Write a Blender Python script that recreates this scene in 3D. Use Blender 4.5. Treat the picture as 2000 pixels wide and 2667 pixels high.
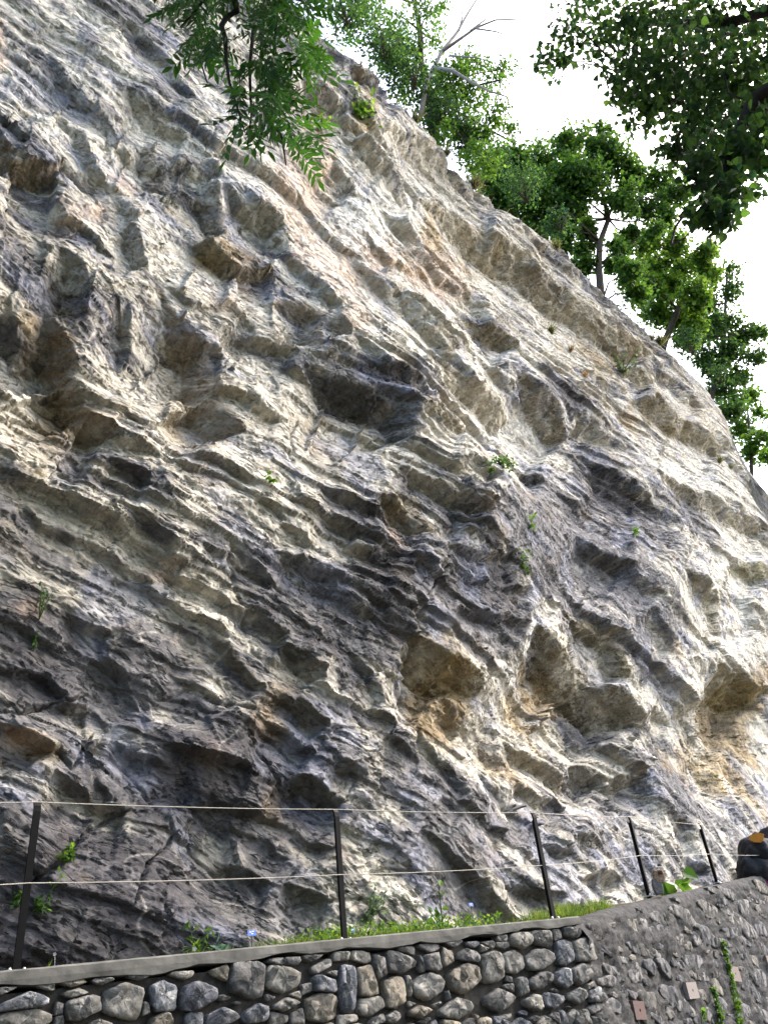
import bpy, bmesh, math, random
import numpy as np
from mathutils import Vector, Matrix

for o in list(bpy.data.objects):
    bpy.data.objects.remove(o)
S = bpy.context.scene
C = S.collection
random.seed(7)
RNG = np.random.default_rng(11)

# ------------------------------------------------------------------ camera, world, sun, exposure
W, H, F = 2000.0, 2667.0, 2080.0
CX, CY = W / 2, H / 2
UP = np.array([620 - CX, -(-1850 - CY), -F]); UP /= np.linalg.norm(UP)
FW = np.array([0, 0, -1.0]); YA = FW - UP * FW.dot(UP); YA /= np.linalg.norm(YA)
XA = np.cross(YA, UP)
R = np.stack([XA, YA, UP])                         # world = R @ camera
cam = bpy.data.cameras.new('camera')
cam.sensor_fit = 'VERTICAL'; cam.sensor_height = 36.0; cam.lens = 36.0 * F / H
cam.clip_start = 0.05; cam.clip_end = 2000
co = bpy.data.objects.new('camera', cam); C.objects.link(co)
M = Matrix.Identity(4)
for i in range(3):
    for j in range(3):
        M[i][j] = R[i][j]
co.matrix_world = M
S.camera = co

SUN = Vector((0.62, 0.26, 0.74)).normalized()
world = bpy.data.worlds.new('World'); S.world = world; world.use_nodes = True
nt = world.node_tree; nt.nodes.clear()
sky = nt.nodes.new('ShaderNodeTexSky'); sky.sky_type = 'NISHITA'; sky.sun_disc = False
sky.sun_elevation = math.asin(SUN.z); sky.sun_rotation = math.atan2(SUN.x, SUN.y)
sky.air_density = 1.0; sky.dust_density = 4.0; sky.ozone_density = 1.0
bg = nt.nodes.new('ShaderNodeBackground'); bg.inputs[1].default_value = 0.15
ow = nt.nodes.new('ShaderNodeOutputWorld')
nt.links.new(sky.outputs[0], bg.inputs[0]); nt.links.new(bg.outputs[0], ow.inputs[0])
sl = bpy.data.lights.new('sun', 'SUN'); sl.energy = 0.52; sl.angle = math.radians(28); sl.color = (1, .97, .92)
so = bpy.data.objects.new('sun', sl); C.objects.link(so)
so.rotation_euler = SUN.to_track_quat('Z', 'Y').to_euler()
S.view_settings.view_transform = 'Standard'; S.view_settings.look = 'None'
S.view_settings.gamma = 1; S.view_settings.use_curve_mapping = False
S.view_settings.exposure = 2.18
S.cycles.max_bounces = 6; S.cycles.diffuse_bounces = 2; S.cycles.transparent_max_bounces = 4


def ray(x, y):
    """direction of the picture point (x, y), scaled to world y = 1"""
    v = R @ np.array([x - CX, -(y - CY), -F]); return v / v[1]


def project(P):
    Q = P @ R                                       # camera coords
    return CX + F * Q[..., 0] / -Q[..., 2], CY - F * Q[..., 1] / -Q[..., 2]


# ------------------------------------------------------------------ object helpers
def tag(o, label=None, cat=None, group=None, kind=None):
    if label: o['label'] = label
    if cat: o['category'] = cat
    if group: o['group'] = group
    if kind: o['kind'] = kind
    return o


def link(name, mesh, parent=None, mat=None, loc=None):
    o = bpy.data.objects.new(name, mesh); C.objects.link(o)
    if mat is not None and mesh is not None and not mesh.materials: mesh.materials.append(mat)
    if loc is not None: o.location = loc
    if parent is not None: o.parent = parent
    return o


def empty(name, loc, label, cat, group=None, kind=None):
    o = bpy.data.objects.new(name, None); C.objects.link(o); o.location = loc
    o.empty_display_size = 0.2
    return tag(o, label, cat, group, kind)


def mesh_np(name, V, Fq, smooth=True, cols=None, vec=None):
    """mesh from numpy: V (n,3), Fq (m,k)"""
    V = np.asarray(V, np.float32); Fq = np.asarray(Fq, np.int32)
    me = bpy.data.meshes.new(name)
    m, k = Fq.shape
    me.vertices.add(len(V)); me.vertices.foreach_set('co', V.ravel())
    me.loops.add(m * k); me.loops.foreach_set('vertex_index', Fq.ravel())
    me.polygons.add(m)
    me.polygons.foreach_set('loop_start', np.arange(0, m * k, k, dtype=np.int32))
    me.polygons.foreach_set('loop_total', np.full(m, k, np.int32))
    me.polygons.foreach_set('use_smooth', np.full(m, smooth, bool))
    if cols is not None:
        a = me.color_attributes.new('col', 'FLOAT_COLOR', 'POINT')
        a.data.foreach_set('color', np.concatenate([cols, np.ones((len(V), 1))], 1).astype(np.float32).ravel())
    if vec is not None:
        a = me.attributes.new('strata', 'FLOAT_VECTOR', 'POINT'); a.data.foreach_set('vector', np.asarray(vec, np.float32).ravel())
    me.update(); me.validate()
    return me


class MB:
    """collects polygons for one mesh"""
    def __init__(s): s.v = []; s.f = []
    def add(s, vs, fs):
        b = len(s.v); s.v += [tuple(v) for v in vs]; s.f += [tuple(b + i for i in f) for f in fs]
    def tube(s, pts, rad, n=7, cap=True):
        pts = [Vector(p) for p in pts]; k = len(pts)
        if not hasattr(rad, '__len__'): rad = [rad] * k
        ax = None; vs = []
        for i, p in enumerate(pts):
            t = (pts[min(i + 1, k - 1)] - pts[max(i - 1, 0)]).normalized()
            if ax is None: ax = t.orthogonal().normalized()
            ax = (ax - t * ax.dot(t)).normalized(); b = t.cross(ax)
            for j in range(n):
                a = 2 * math.pi * j / n
                vs.append(p + (ax * math.cos(a) + b * math.sin(a)) * rad[i])
        fs = [(i * n + j, i * n + (j + 1) % n, (i + 1) * n + (j + 1) % n, (i + 1) * n + j) for i in range(k - 1) for j in range(n)]
        if cap: fs += [tuple(range(n - 1, -1, -1)), tuple((k - 1) * n + j for j in range(n))]
        s.add(vs, fs)
    def box(s, c, X, Y, Z):
        c, X, Y, Z = map(Vector, (c, X, Y, Z))
        vs = [c + X * a + Y * b + Z * d for a in (-.5, .5) for b in (-.5, .5) for d in (-.5, .5)]
        s.add(vs, [(0, 1, 3, 2), (4, 6, 7, 5), (0, 4, 5, 1), (2, 3, 7, 6), (0, 2, 6, 4), (1, 5, 7, 3)])
    def mesh(s, name, smooth=False, bevel=0):
        me = bpy.data.meshes.new(name); me.from_pydata(s.v, [], s.f)
        if bevel:
            bm = bmesh.new(); bm.from_mesh(me)
            bmesh.ops.bevel(bm, geom=[e for e in bm.edges if e.calc_face_angle(0) > .6], offset=bevel, segments=2, affect='EDGES', profile=.5)
            bm.to_mesh(me); bm.free()
        if smooth: me.polygons.foreach_set('use_smooth', [True] * len(me.polygons))
        me.update(); return me


# ------------------------------------------------------------------ noise (numpy)
def _hash(x, y, seed):
    h = (x.astype(np.int64) * 374761393 + y.astype(np.int64) * 668265263 + seed * 982451653) & 0xFFFFFFFF
    h = ((h ^ (h >> 13)) * 1274126177) & 0xFFFFFFFF
    h = ((h ^ (h >> 16)) * 2246822519) & 0xFFFFFFFF
    return h ^ (h >> 15)


def perlin(x, y, seed=0):
    xi = np.floor(x); yi = np.floor(y); fx = x - xi; fy = y - yi
    xi = xi.astype(np.int64); yi = yi.astype(np.int64)
    u = fx * fx * fx * (fx * (fx * 6 - 15) + 10); v = fy * fy * fy * (fy * (fy * 6 - 15) + 10)
    def g(ix, iy, dx, dy):
        a = _hash(ix, iy, seed) * (2 * np.pi / 4294967296.0)
        return np.cos(a) * dx + np.sin(a) * dy
    n00 = g(xi, yi, fx, fy); n10 = g(xi + 1, yi, fx - 1, fy); n01 = g(xi, yi + 1, fx, fy - 1); n11 = g(xi + 1, yi + 1, fx - 1, fy - 1)
    a = n00 + u * (n10 - n00); b = n01 + u * (n11 - n01)
    return (a + v * (b - a)) * 1.5


def fbm(x, y, seed=0, o=4, g=.5):
    r = 0; a = 1
    for i in range(o):
        r = r + a * perlin(x * 2 ** i, y * 2 ** i, seed + i * 17); a *= g
    return r


def ridged(x, y, seed=0, o=3, g=.5):
    r = 0; a = 1
    for i in range(o):
        r = r + a * (1 - 2 * np.abs(perlin(x * 2 ** i, y * 2 ** i, seed + i * 31))); a *= g
    return r


def facets(x, y, seed, tilt=1.0, bias=0.0):
    """broken rock: every cell is a tilted plane; returns height, random id, edge distance"""
    xi = np.floor(x).astype(np.int64); yi = np.floor(y).astype(np.int64)
    best = np.full(x.shape, 9.0); sec = np.full(x.shape, 9.0)
    bh = np.zeros(x.shape, np.int64); bdx = np.zeros(x.shape); bdy = np.zeros(x.shape)
    for i in (-1, 0, 1):
        for j in (-1, 0, 1):
            h = _hash(xi + i, yi + j, seed)
            dx = x - (xi + i + (h & 1023) / 1023.0); dy = y - (yi + j + ((h >> 10) & 1023) / 1023.0)
            d = dx * dx + dy * dy
            m = d < best
            sec = np.where(m, best, np.minimum(sec, d))
            best = np.where(m, d, best); bh = np.where(m, h, bh); bdx = np.where(m, dx, bdx); bdy = np.where(m, dy, bdy)
    h2 = _hash(bh, bh >> 7, seed + 5)
    r1 = (h2 & 1023) / 1023.0 - .5; r2 = ((h2 >> 10) & 1023) / 1023.0 - .5; r3 = ((h2 >> 20) & 1023) / 1023.0 - .5
    return r3 + tilt * r1 * bdx + (tilt * r2 + bias) * bdy, r3 + .5, np.sqrt(sec) - np.sqrt(best)


def cells(x, y, seed):
    """which cell of a jittered lattice each point falls in (dense ids)"""
    xi = np.floor(x).astype(np.int64); yi = np.floor(y).astype(np.int64)
    best = np.full(x.shape, 9.0); cid = np.zeros(x.shape, np.int64)
    for i in (-1, 0, 1):
        for j in (-1, 0, 1):
            h = _hash(xi + i, yi + j, seed)
            d = (x - (xi + i + (h & 1023) / 1023.0)) ** 2 + (y - (yi + j + ((h >> 10) & 1023) / 1023.0)) ** 2
            m = d < best; best = np.where(m, d, best); cid = np.where(m, (xi + i + 5000) * 20000 + (yi + j + 5000), cid)
    return np.unique(cid.ravel(), return_inverse=True)[1]


def planar(d, a, b, ids, keep=1.0):
    """replace d by its best plane inside every cell: turns soft relief into broken faces"""
    n = ids.max() + 1; d, a, b = d.ravel(), a.ravel(), b.ravel(); bc = lambda w: np.bincount(ids, w, n)
    c = np.maximum(bc(np.ones(len(d))), 1); ma, mb_, md = bc(a) / c, bc(b) / c, bc(d) / c
    a = a - ma[ids]; b = b - mb_[ids]; e = d - md[ids]
    saa, sbb, sab, sad, sbd = bc(a * a) + 1e-6, bc(b * b) + 1e-6, bc(a * b), bc(a * e), bc(b * e)
    det = np.maximum(saa * sbb - sab * sab, 1e-9 * saa * sbb + 1e-12); ga = (sad * sbb - sbd * sab) / det; gb = (sbd * saa - sad * sab) / det
    few = c < 6; ga[few] = 0; gb[few] = 0; ga = np.clip(ga, -2.5, 2.5); gb = np.clip(gb, -2.5, 2.5)
    return md[ids] + keep * (ga[ids] * a + gb[ids] * b)


def sstep(a, b, x):
    t = np.clip((x - a) / (b - a), 0, 1); return t * t * (3 - 2 * t)


# ------------------------------------------------------------------ node material helper
class Mat:
    def __init__(s, name):
        s.m = bpy.data.materials.new(name); s.m.use_nodes = True
        s.t = s.m.node_tree; s.b = s.t.nodes['Principled BSDF']; s.out = s.t.nodes['Material Output']
    def n(s, typ, **kw):
        nd = s.t.nodes.new('ShaderNode' + typ)
        for k, v in kw.items():
            if k.startswith('i_'): nd.inputs[k[2:].replace('_', ' ')].default_value = v
            else: setattr(nd, k, v)
        return nd
    def l(s, a, b): s.t.links.new(a, b)
    def noise(s, scale, detail=4, rough=.55, vec=None, dist=0):
        nd = s.n('TexNoise'); nd.inputs['Scale'].default_value = scale; nd.inputs['Detail'].default_value = detail
        nd.inputs['Roughness'].default_value = rough; nd.inputs['Distortion'].default_value = dist
        if vec is not None: s.l(vec, nd.inputs['Vector'])
        return nd
    def ramp(s, fac, stops):
        nd = s.n('ValToRGB'); e = nd.color_ramp.elements
        while len(e) < len(stops): e.new(.5)
        for q, (p, c) in zip(e, stops):
            q.position = p; q.color = (*c, 1) if len(c) == 3 else c
        s.l(fac, nd.inputs[0]); return nd
    def mix(s, fac, a, b, mode='MIX'):
        nd = s.n('Mix', data_type='RGBA', blend_type=mode)
        for sock, v in ((nd.inputs[0], fac), (nd.inputs[6], a), (nd.inputs[7], b)):
            if hasattr(v, 'is_output'): s.l(v, sock)
            elif isinstance(v, (int, float)): sock.default_value = v
            else: sock.default_value = (*v, 1)
        return nd.outputs[2]
    def bump(s, h, dist=.02, strength=.6, nrm=None):
        nd = s.n('Bump'); nd.inputs['Distance'].default_value = dist; nd.inputs['Strength'].default_value = strength
        s.l(h, nd.inputs['Height'])
        if nrm is not None: s.l(nrm, nd.inputs['Normal'])
        s.l(nd.outputs[0], s.b.inputs['Normal']); return nd.outputs[0]
    def base(s, c, rough=.85, spec=.2):
        if hasattr(c, 'is_output'): s.l(c, s.b.inputs['Base Color'])
        else: s.b.inputs['Base Color'].default_value = (*c, 1)
        s.b.inputs['Roughness'].default_value = rough
        s.b.inputs['Specular IOR Level'].default_value = spec
        return s.m


# ------------------------------------------------------------------ the plan of the place
P1 = np.array([-2.72, 5.80, .56]); P2 = np.array([-.75, 7.51, .67]); P3 = np.array([1.24, 9.28, .80])
P4 = np.array([2.88, 11.80, 1.16]); P5 = np.array([4.64, 14.40, 1.49])
dirA = (P3 - P1)[:2]; dirA /= np.linalg.norm(dirA); nA = np.array([-dirA[1], dirA[0]])
dirB = (P5 - P3)[:2]; dirB /= np.linalg.norm(dirB); nB = np.array([-dirB[1], dirB[0]])


def plan_curve():
    pts = [P1[:2] + nA * 1.0 - dirA * 5.2, P1[:2] + nA * 1.0, P2[:2] + nA * 1.05, P3[:2] + nA * 1.1,
           P4[:2] + nB * 1.0, P5[:2] + nB * 1.05]
    d = np.array([.62, .785]); p = pts[-1]
    for t in (6, 12, 18, 24, 30, 36): pts.append(p + d * t)
    q = pts[-1]
    for a, L in ((.9, 3), (1.4, 3), (1.9, 4), (2.2, 6)):
        q = q + L * np.array([math.cos(a), math.sin(a)]); pts.append(q)
    pts = np.array(pts)
    # smooth: Catmull-Rom
    out = []
    for i in range(len(pts) - 1):
        a = pts[max(i - 1, 0)]; b = pts[i]; c = pts[i + 1]; e = pts[min(i + 2, len(pts) - 1)]
        for t in np.linspace(0, 1, 60, endpoint=False):
            out.append(.5 * ((2 * b) + (-a + c) * t + (2 * a - 5 * b + 4 * c - e) * t * t + (-a + 3 * b - 3 * c + e) * t ** 3))
    out.append(pts[-1]); return np.array(out)


PC = plan_curve()
PU = np.concatenate([[0], np.cumsum(np.linalg.norm(np.diff(PC, axis=0), axis=1))])
PT = np.gradient(PC, axis=0); PT /= np.linalg.norm(PT, axis=1)[:, None]
PN = np.stack([PT[:, 1], -PT[:, 0]], 1)             # out of the rock, towards the path
RAT = PC[:, 0] / PC[:, 1]
IMAX = int(np.argmax(RAT))


def px2uz(x, y):
    r = ray(x, y); u = np.interp(r[0], RAT[:IMAX], PU[:IMAX]); yy = np.interp(u, PU, PC[:, 1]); return u, r[2] * yy


# top edge, surveyed from the skyline
sil = [(560, -220), (700, -100), (800, 0), (900, 95), (1000, 180), (1100, 300), (1180, 400), (1300, 505), (1440, 620), (1560, 735), (1700, 860), (1790, 940), (1840, 1000), (1880, 1090), (1930, 1185), (1975, 1250), (2010, 1300)]
su = np.array([px2uz(*p) for p in sil])
order = np.argsort(su[:, 0]); su = su[order]
print('top', np.round(su, 1).tolist(), 'IMAX u', PU[IMAX], RAT[IMAX])


# ------------------------------------------------------------------ the cliff
NC, NR, NT = 900, 940, 36
th = np.arctan(RAT[:IMAX])
lo, fr0, hi = th[0], math.radians(-44), th.max()
cols_t = np.concatenate([np.linspace(lo, fr0, int(NC * .07), endpoint=False), np.linspace(fr0, hi, int(NC * .91))])
cu = np.interp(cols_t, th, PU[:IMAX])
cu = np.concatenate([cu, np.linspace(cu[-1] + .3, PU[-1], NC - len(cu))])
cx_ = np.interp(cu, PU, PC[:, 0]); cy_ = np.interp(cu, PU, PC[:, 1])
nx_ = np.interp(cu, PU, PN[:, 0]); ny_ = np.interp(cu, PU, PN[:, 1])
ztop = np.interp(cu, su[:, 0], su[:, 1])
zbot = np.interp(cu, [PU[0], *[np.interp(0, [0], [0])] * 0, 5.2, 7.8, 10.5, 13.5, 16.5, 22, 60], [.0, .1, .2, .3, .7, 1.0, 1.4, 1.6]) - .5
rho = np.hypot(cx_, cy_)
e0 = np.arctan(zbot / rho); e1 = np.arctan(ztop / rho); pit = math.radians(33)
wrow = np.linspace(0, 1, NR)[:, None]
ee = np.arctan(np.tan(e0 - pit) + wrow * (np.tan(e1 - pit) - np.tan(e0 - pit))) + pit
Z = np.tan(ee) * rho
U = np.repeat(cu[None], NR, 0)
B = np.stack([cx_[None] + 0 * Z, cy_[None] + 0 * Z, Z], -1)
N = np.stack([nx_[None] + 0 * Z, ny_[None] + 0 * Z, 0 * Z], -1)
PX, PY = project(B)
DIST = np.linalg.norm(B, axis=-1)
MPP = DIST / F                                      # metres per picture pixel, facing

# bedding: a smooth coordinate whose level lines follow the strata
segs = [((1180, 500), (1900, 1180), 3), ((1150, 920), (1500, 1130), 2), ((820, 950), (1180, 1100), 1), ((0, 1180), (400, 1240), 2), ((400, 1240), (750, 1440), 2),
        ((0, 1330), (400, 1450), 2), ((400, 1450), (830, 1850), 2), ((850, 1480), (1080, 1560), 1), ((1150, 1500), (1360, 1570), 1), ((1380, 1700), (1680, 1870), 2),
        ((750, 1980), (890, 2080), 1), ((100, 100), (300, 330), 1), ((500, 300), (800, 560), 1), ((700, 640), (900, 820), 1), ((200, 450), (500, 620), 1),
        ((0, 1740), (250, 1790), 1), ((1000, 250), (1400, 620), 2), ((1600, 1300), (1850, 1560), 1), ((1000, 2000), (1350, 2300), 1), ((250, 1960), (480, 2010), 1), ((100, 2400), (450, 2500), 1), ((420, 1500), (700, 1760), 2), ((850, 1560), (1050, 1790), 1), ((1400, 1500), (1650, 1800), 1), ((1500, 1900), (1720, 2200), 1), ((500, 1800), (750, 2010), 1)]
def mono(u, z):
    a = (u - 15) / 12; b = (z - 8) / 8
    return [a, b, a * a, a * b, b * b, a ** 3, a * a * b, a * b * b, b ** 3]
def dmono(u, z):
    a = (u - 15) / 12; b = (z - 8) / 8; o = 0 * a
    du = [1 + o, o, 2 * a, b, o, 3 * a * a, 2 * a * b, b * b, o]; dz = [o, 1 + o, o, a, 2 * b, o, a * a, 2 * a * b, 3 * b * b]
    return np.array(du) / 12, np.array(dz) / 8
A, bb = [], []
for p, q, w in segs:
    a = np.array(px2uz(*p)); b = np.array(px2uz(*q))
    for f in (.1, .5, .9):
        m = a + (b - a) * f; t = (b - a) / np.linalg.norm(b - a); n_ = np.array([-t[1], t[0]])
        if n_[1] < 0: n_ = -n_
        du, dz = dmono(*m)
        A.append(w * 2 * (du * t[0] + dz * t[1])); bb.append(0); A.append(w * (du * n_[0] + dz * n_[1])); bb.append(w)
A.append(np.zeros(9)); bb.append(0)
A = np.concatenate([np.array(A), np.eye(9) * .15]); bb = np.concatenate([bb, np.zeros(9)])
cf = np.linalg.lstsq(A, bb, rcond=None)[0]
BED = sum(c * m for c, m in zip(cf, mono(U, Z)))
TAN = U - .0 * Z                                     # along the strata

# ledges: lip polyline in survey coordinates (left to right / downwards), protrusion, reach above, width of the face below
LEDGES = [
 # upper left
 ([(-60, 300), (0, 340), (36, 425), (145, 440), (160, 405)], 75, 200, 40, 1),
 ([(212, 305), (262, 410)], 45, 55, 45, 0), ([(296, 335), (326, 404)], 40, 50, 40, 0),
 ([(392, 340), (449, 464)], 65, 90, 62, 1), ([(470, 420), (520, 432), (560, 448)], 60, 170, 45, 1),
 ([(535, 440), (575, 520), (600, 600)], 75, 120, 70, 1), ([(455, 550), (555, 633), (640, 685), (720, 680)], 60, 120, 34, 1),
 ([(350, 565), (395, 680)], 50, 80, 52, 0), ([(160, 640), (215, 680), (240, 760), (232, 810)], 70, 150, 66, 1),
 ([(415, 715), (500, 760), (620, 785), (690, 830)], 36, 130, 22, 0),
 ([(432, 740), (520, 830), (583, 885), (582, 1000), (640, 1112)], 105, 160, 112, 1),
 ([(150, 790), (192, 880), (205, 980), (240, 1075), (305, 1118)], 100, 150, 96, 1),
 ([(338, 780), (366, 860), (362, 935)], 55, 60, 45, 0), ([(30, 760), (75, 860), (90, 960)], 60, 120, 55, 0),
 ([(725, 770), (800, 778), (848, 800), (838, 895)], 70, 110, 64, 1), ([(865, 800), (900, 870)], 40, 60, 34, 0),
 ([(735, 640), (820, 730), (895, 800)], 34, 90, 16, 0), ([(250, 400), (300, 480), (310, 560)], 40, 70, 40, 0),
 ([(105, 480), (170, 560), (185, 600)], 44, 90, 36, 0), ([(500, 590), (540, 640)], 30, 40, 30, 0),
 ([(130, 130), (200, 230), (330, 330)], 26, 90, 22, 0), ([(330, 60), (430, 160), (500, 260)], 26, 90, 18, 0),
 ([(300, 215), (420, 290), (560, 410)], 30, 100, 16, 1), ([(620, 480), (700, 560), (760, 640)], 34, 110, 26, 1),
 ([(640, 720), (720, 790)], 30, 70, 20, 0),
 # centre
 ([(812, 925), (900, 975), (1000, 1022), (1062, 1045), (1085, 1140)], 110, 130, 95, 1),
 ([(1062, 1048), (1130, 1085), (1195, 1130)], 52, 90, 36, 1),
 ([(1130, 920), (1250, 1000), (1360, 1085)], 75, 120, 60, 1),
 ([(1340, 985), (1430, 1060), (1490, 1125), (1512, 1080)], 75, 150, 52, 1),
 ([(1232, 820), (1290, 860), (1335, 905)], 56, 80, 42, 1), ([(935, 660), (1010, 720), (1075, 735)], 45, 90, 44, 0),
 ([(960, 580), (1040, 660), (1180, 720)], 36, 80, 26, 0), ([(870, 900), (960, 940)], 24, 60, 18, 0),
 ([(1000, 780), (1100, 850), (1190, 905)], 30, 90, 18, 0),
 # upper right, the long beds
 ([(1120, 500), (1200, 548), (1300, 612), (1390, 680), (1480, 752), (1590, 840), (1700, 915)], 95, 120, 70, 1),
 ([(1490, 820), (1600, 888), (1720, 985)], 85, 90, 62, 1),
 ([(1600, 960), (1700, 1035), (1780, 1095), (1895, 1165)], 70, 90, 42, 1),
 ([(1640, 1110), (1740, 1165), (1860, 1212)], 34, 60, 22, 0),
 ([(1690, 1230), (1770, 1258), (1850, 1312), (2000, 1375)], 54, 100, 44, 1),
 ([(1000, 310), (1120, 372), (1200, 435), (1320, 520)], 52, 70, 40, 0), ([(840, 60), (920, 150), (1010, 210), (1060, 240)], 40, 60, 22, 0),
 ([(1180, 440), (1240, 480), (1300, 530)], 40, 60, 36, 0), ([(1300, 560), (1430, 655), (1560, 770), (1720, 890)], 32, 46, 16, 0),
 ([(1640, 900), (1760, 990), (1830, 1060)], 40, 60, 26, 0), ([(1500, 760), (1620, 860), (1740, 960)], 26, 40, 14, 0),
 ([(880, 330), (960, 400), (1020, 440)], 36, 80, 26, 0), ([(820, 200), (870, 260), (960, 330)], 50, 80, 44, 0), ([(1000, 430), (1080, 500), (1100, 520)], 34, 60, 24, 0),
 ([(1480, 1050), (1560, 1120)], 30, 60, 20, 0),
 # hollow and left strata
 ([(205, 1085), (260, 1128), (320, 1142), (430, 1165)], 48, 90, 20, 0),
 ([(0, 1245), (120, 1285), (260, 1345), (330, 1385)], 34, 80, 18, 0), ([(0, 1338), (230, 1400), (330, 1465), (410, 1520)], 46, 90, 26, 1),
 ([(395, 1420), (480, 1468)], 36, 70, 26, 0), ([(250, 1480), (330, 1500), (420, 1570)], 28, 70, 22, 0),
 ([(470, 1590), (560, 1625), (680, 1800)], 50, 80, 42, 1), ([(575, 1568), (680, 1612), (750, 1660)], 58, 90, 46, 1),
 ([(720, 1672), (790, 1710), (842, 1765)], 66, 90, 60, 1), ([(690, 1785), (770, 1830), (842, 1895)], 66, 80, 56, 1),
 ([(560, 1690), (650, 1765)], 34, 60, 28, 0), ([(590, 1425), (650, 1465), (715, 1530)], 40, 80, 34, 0),
 ([(830, 1422), (920, 1432), (1010, 1452)], 44, 90, 36, 1), ([(830, 1485), (920, 1515), (1010, 1570)], 48, 70, 38, 1),
 ([(830, 1285), (900, 1312), (975, 1340)], 36, 90, 22, 0), ([(950, 1560), (1030, 1600), (1080, 1640)], 40, 70, 34, 0),
 ([(860, 1590), (940, 1650)], 36, 60, 34, 0), ([(900, 1690), (960, 1750), (1000, 1830)], 36, 70, 34, 0),
 ([(0, 1735), (130, 1748), (185, 1795)], 40, 80, 30, 0), ([(20, 1805), (120, 1812), (250, 1830)], 44, 70, 40, 1), ([(240, 1690), (330, 1750), (380, 1840)], 30, 80, 24, 0),
 ([(0, 1880), (110, 1915), (140, 1960)], 70, 110, 50, 1),
 # centre right
 ([(995, 1285), (1060, 1305), (1130, 1382)], 82, 120, 74, 1), ([(1150, 1418), (1250, 1458), (1305, 1452)], 38, 130, 26, 1),
 ([(1145, 1485), (1280, 1522), (1362, 1540)], 34, 70, 22, 1), ([(1150, 1570), (1260, 1595), (1365, 1625)], 44, 90, 30, 1),
 ([(1205, 1650), (1320, 1655), (1345, 1670)], 40, 40, 26, 0), ([(1070, 1650), (1150, 1690), (1258, 1752), (1262, 1800)], 115, 130, 125, 1),
 ([(1378, 1705), (1445, 1735), (1450, 1812)], 70, 80, 66, 1), ([(1395, 1630), (1540, 1752), (1640, 1818), (1685, 1868)], 120, 130, 115, 1),
 ([(1470, 1595), (1600, 1655), (1628, 1770)], 68, 110, 62, 1), ([(1665, 1590), (1740, 1695)], 40, 70, 26, 0),
 ([(1760, 1490), (1855, 1555), (1884, 1655)], 52, 100, 32, 1), ([(1880, 1730), (1940, 1765), (2010, 1800)], 95, 130, 80, 1),
 ([(1925, 1435), (2000, 1500)], 60, 80, 60, 0), ([(1520, 1185), (1630, 1258), (1765, 1362)], 50, 110, 26, 1),
 ([(1270, 1205), (1330, 1195), (1400, 1260)], 40, 60, 30, 0), ([(1440, 1290), (1520, 1360), (1620, 1440)], 30, 70, 22, 0),
 ([(1480, 1400), (1560, 1460), (1680, 1560)], 34, 80, 26, 0), ([(1700, 1830), (1780, 1850), (1860, 1800)], 46, 90, 40, 0),
 # lower left
 ([(313, 1930), (400, 1965), (475, 1992)], 40, 90, 28, 1), ([(745, 2010), (820, 2045), (895, 2095)], 78, 100, 62, 1),
 ([(500, 1975), (525, 2085), (633, 2105)], 62, 130, 50, 1), ([(150, 2010), (260, 2080), (330, 2100)], 60, 120, 36, 1),
 ([(745, 2300), (800, 2320), (862, 2338)], 50, 90, 40, 0), ([(560, 2230), (640, 2270), (700, 2290)], 40, 70, 34, 0), ([(620, 2160), (700, 2190), (760, 2240)], 36, 60, 26, 0),
 ([(860, 1980), (940, 2020)], 40, 60, 40, 0),
 # lower right
 ([(1360, 1915), (1460, 1972), (1545, 2035)], 60, 90, 46, 1), ([(1540, 1955), (1615, 2015), (1692, 1992)], 90, 120, 85, 1),
 ([(1165, 2055), (1225, 2100)], 40, 60, 34, 0), ([(1345, 2295), (1465, 2335)], 36, 60, 28, 0), ([(1500, 2160), (1560, 2200)], 34, 60, 26, 0),
 ([(1500, 2285), (1560, 2262), (1625, 2290)], 46, 50, 44, 0), ([(1780, 2120), (1810, 2200), (1830, 2270)], 40, 40, 30, 0), ([(1900, 1930), (1925, 2010), (1935, 2060)], 60, 60, 50, 0),
 ([(1100, 1900), (1180, 1990), (1230, 2060)], 34, 70, 28, 0), ([(1330, 1850), (1360, 1990)], 40, 50, 46, 0),
]
def strata_dir(x, y):
    u, z = px2uz(x, y); du, dz = dmono(u, z); g_ = np.array([cf @ du, cf @ dz]); t = np.array([g_[1], -g_[0]]) / np.linalg.norm(g_)
    def pr(u_, z_):
        return np.array(project(np.array([np.interp(u_, PU, PC[:, 0]), np.interp(u_, PU, PC[:, 1]), z_])))
    v = pr(u + t[0] * .3, z + t[1] * .3) - pr(u, z); return v / np.linalg.norm(v)
rl = random.Random(77)
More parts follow.
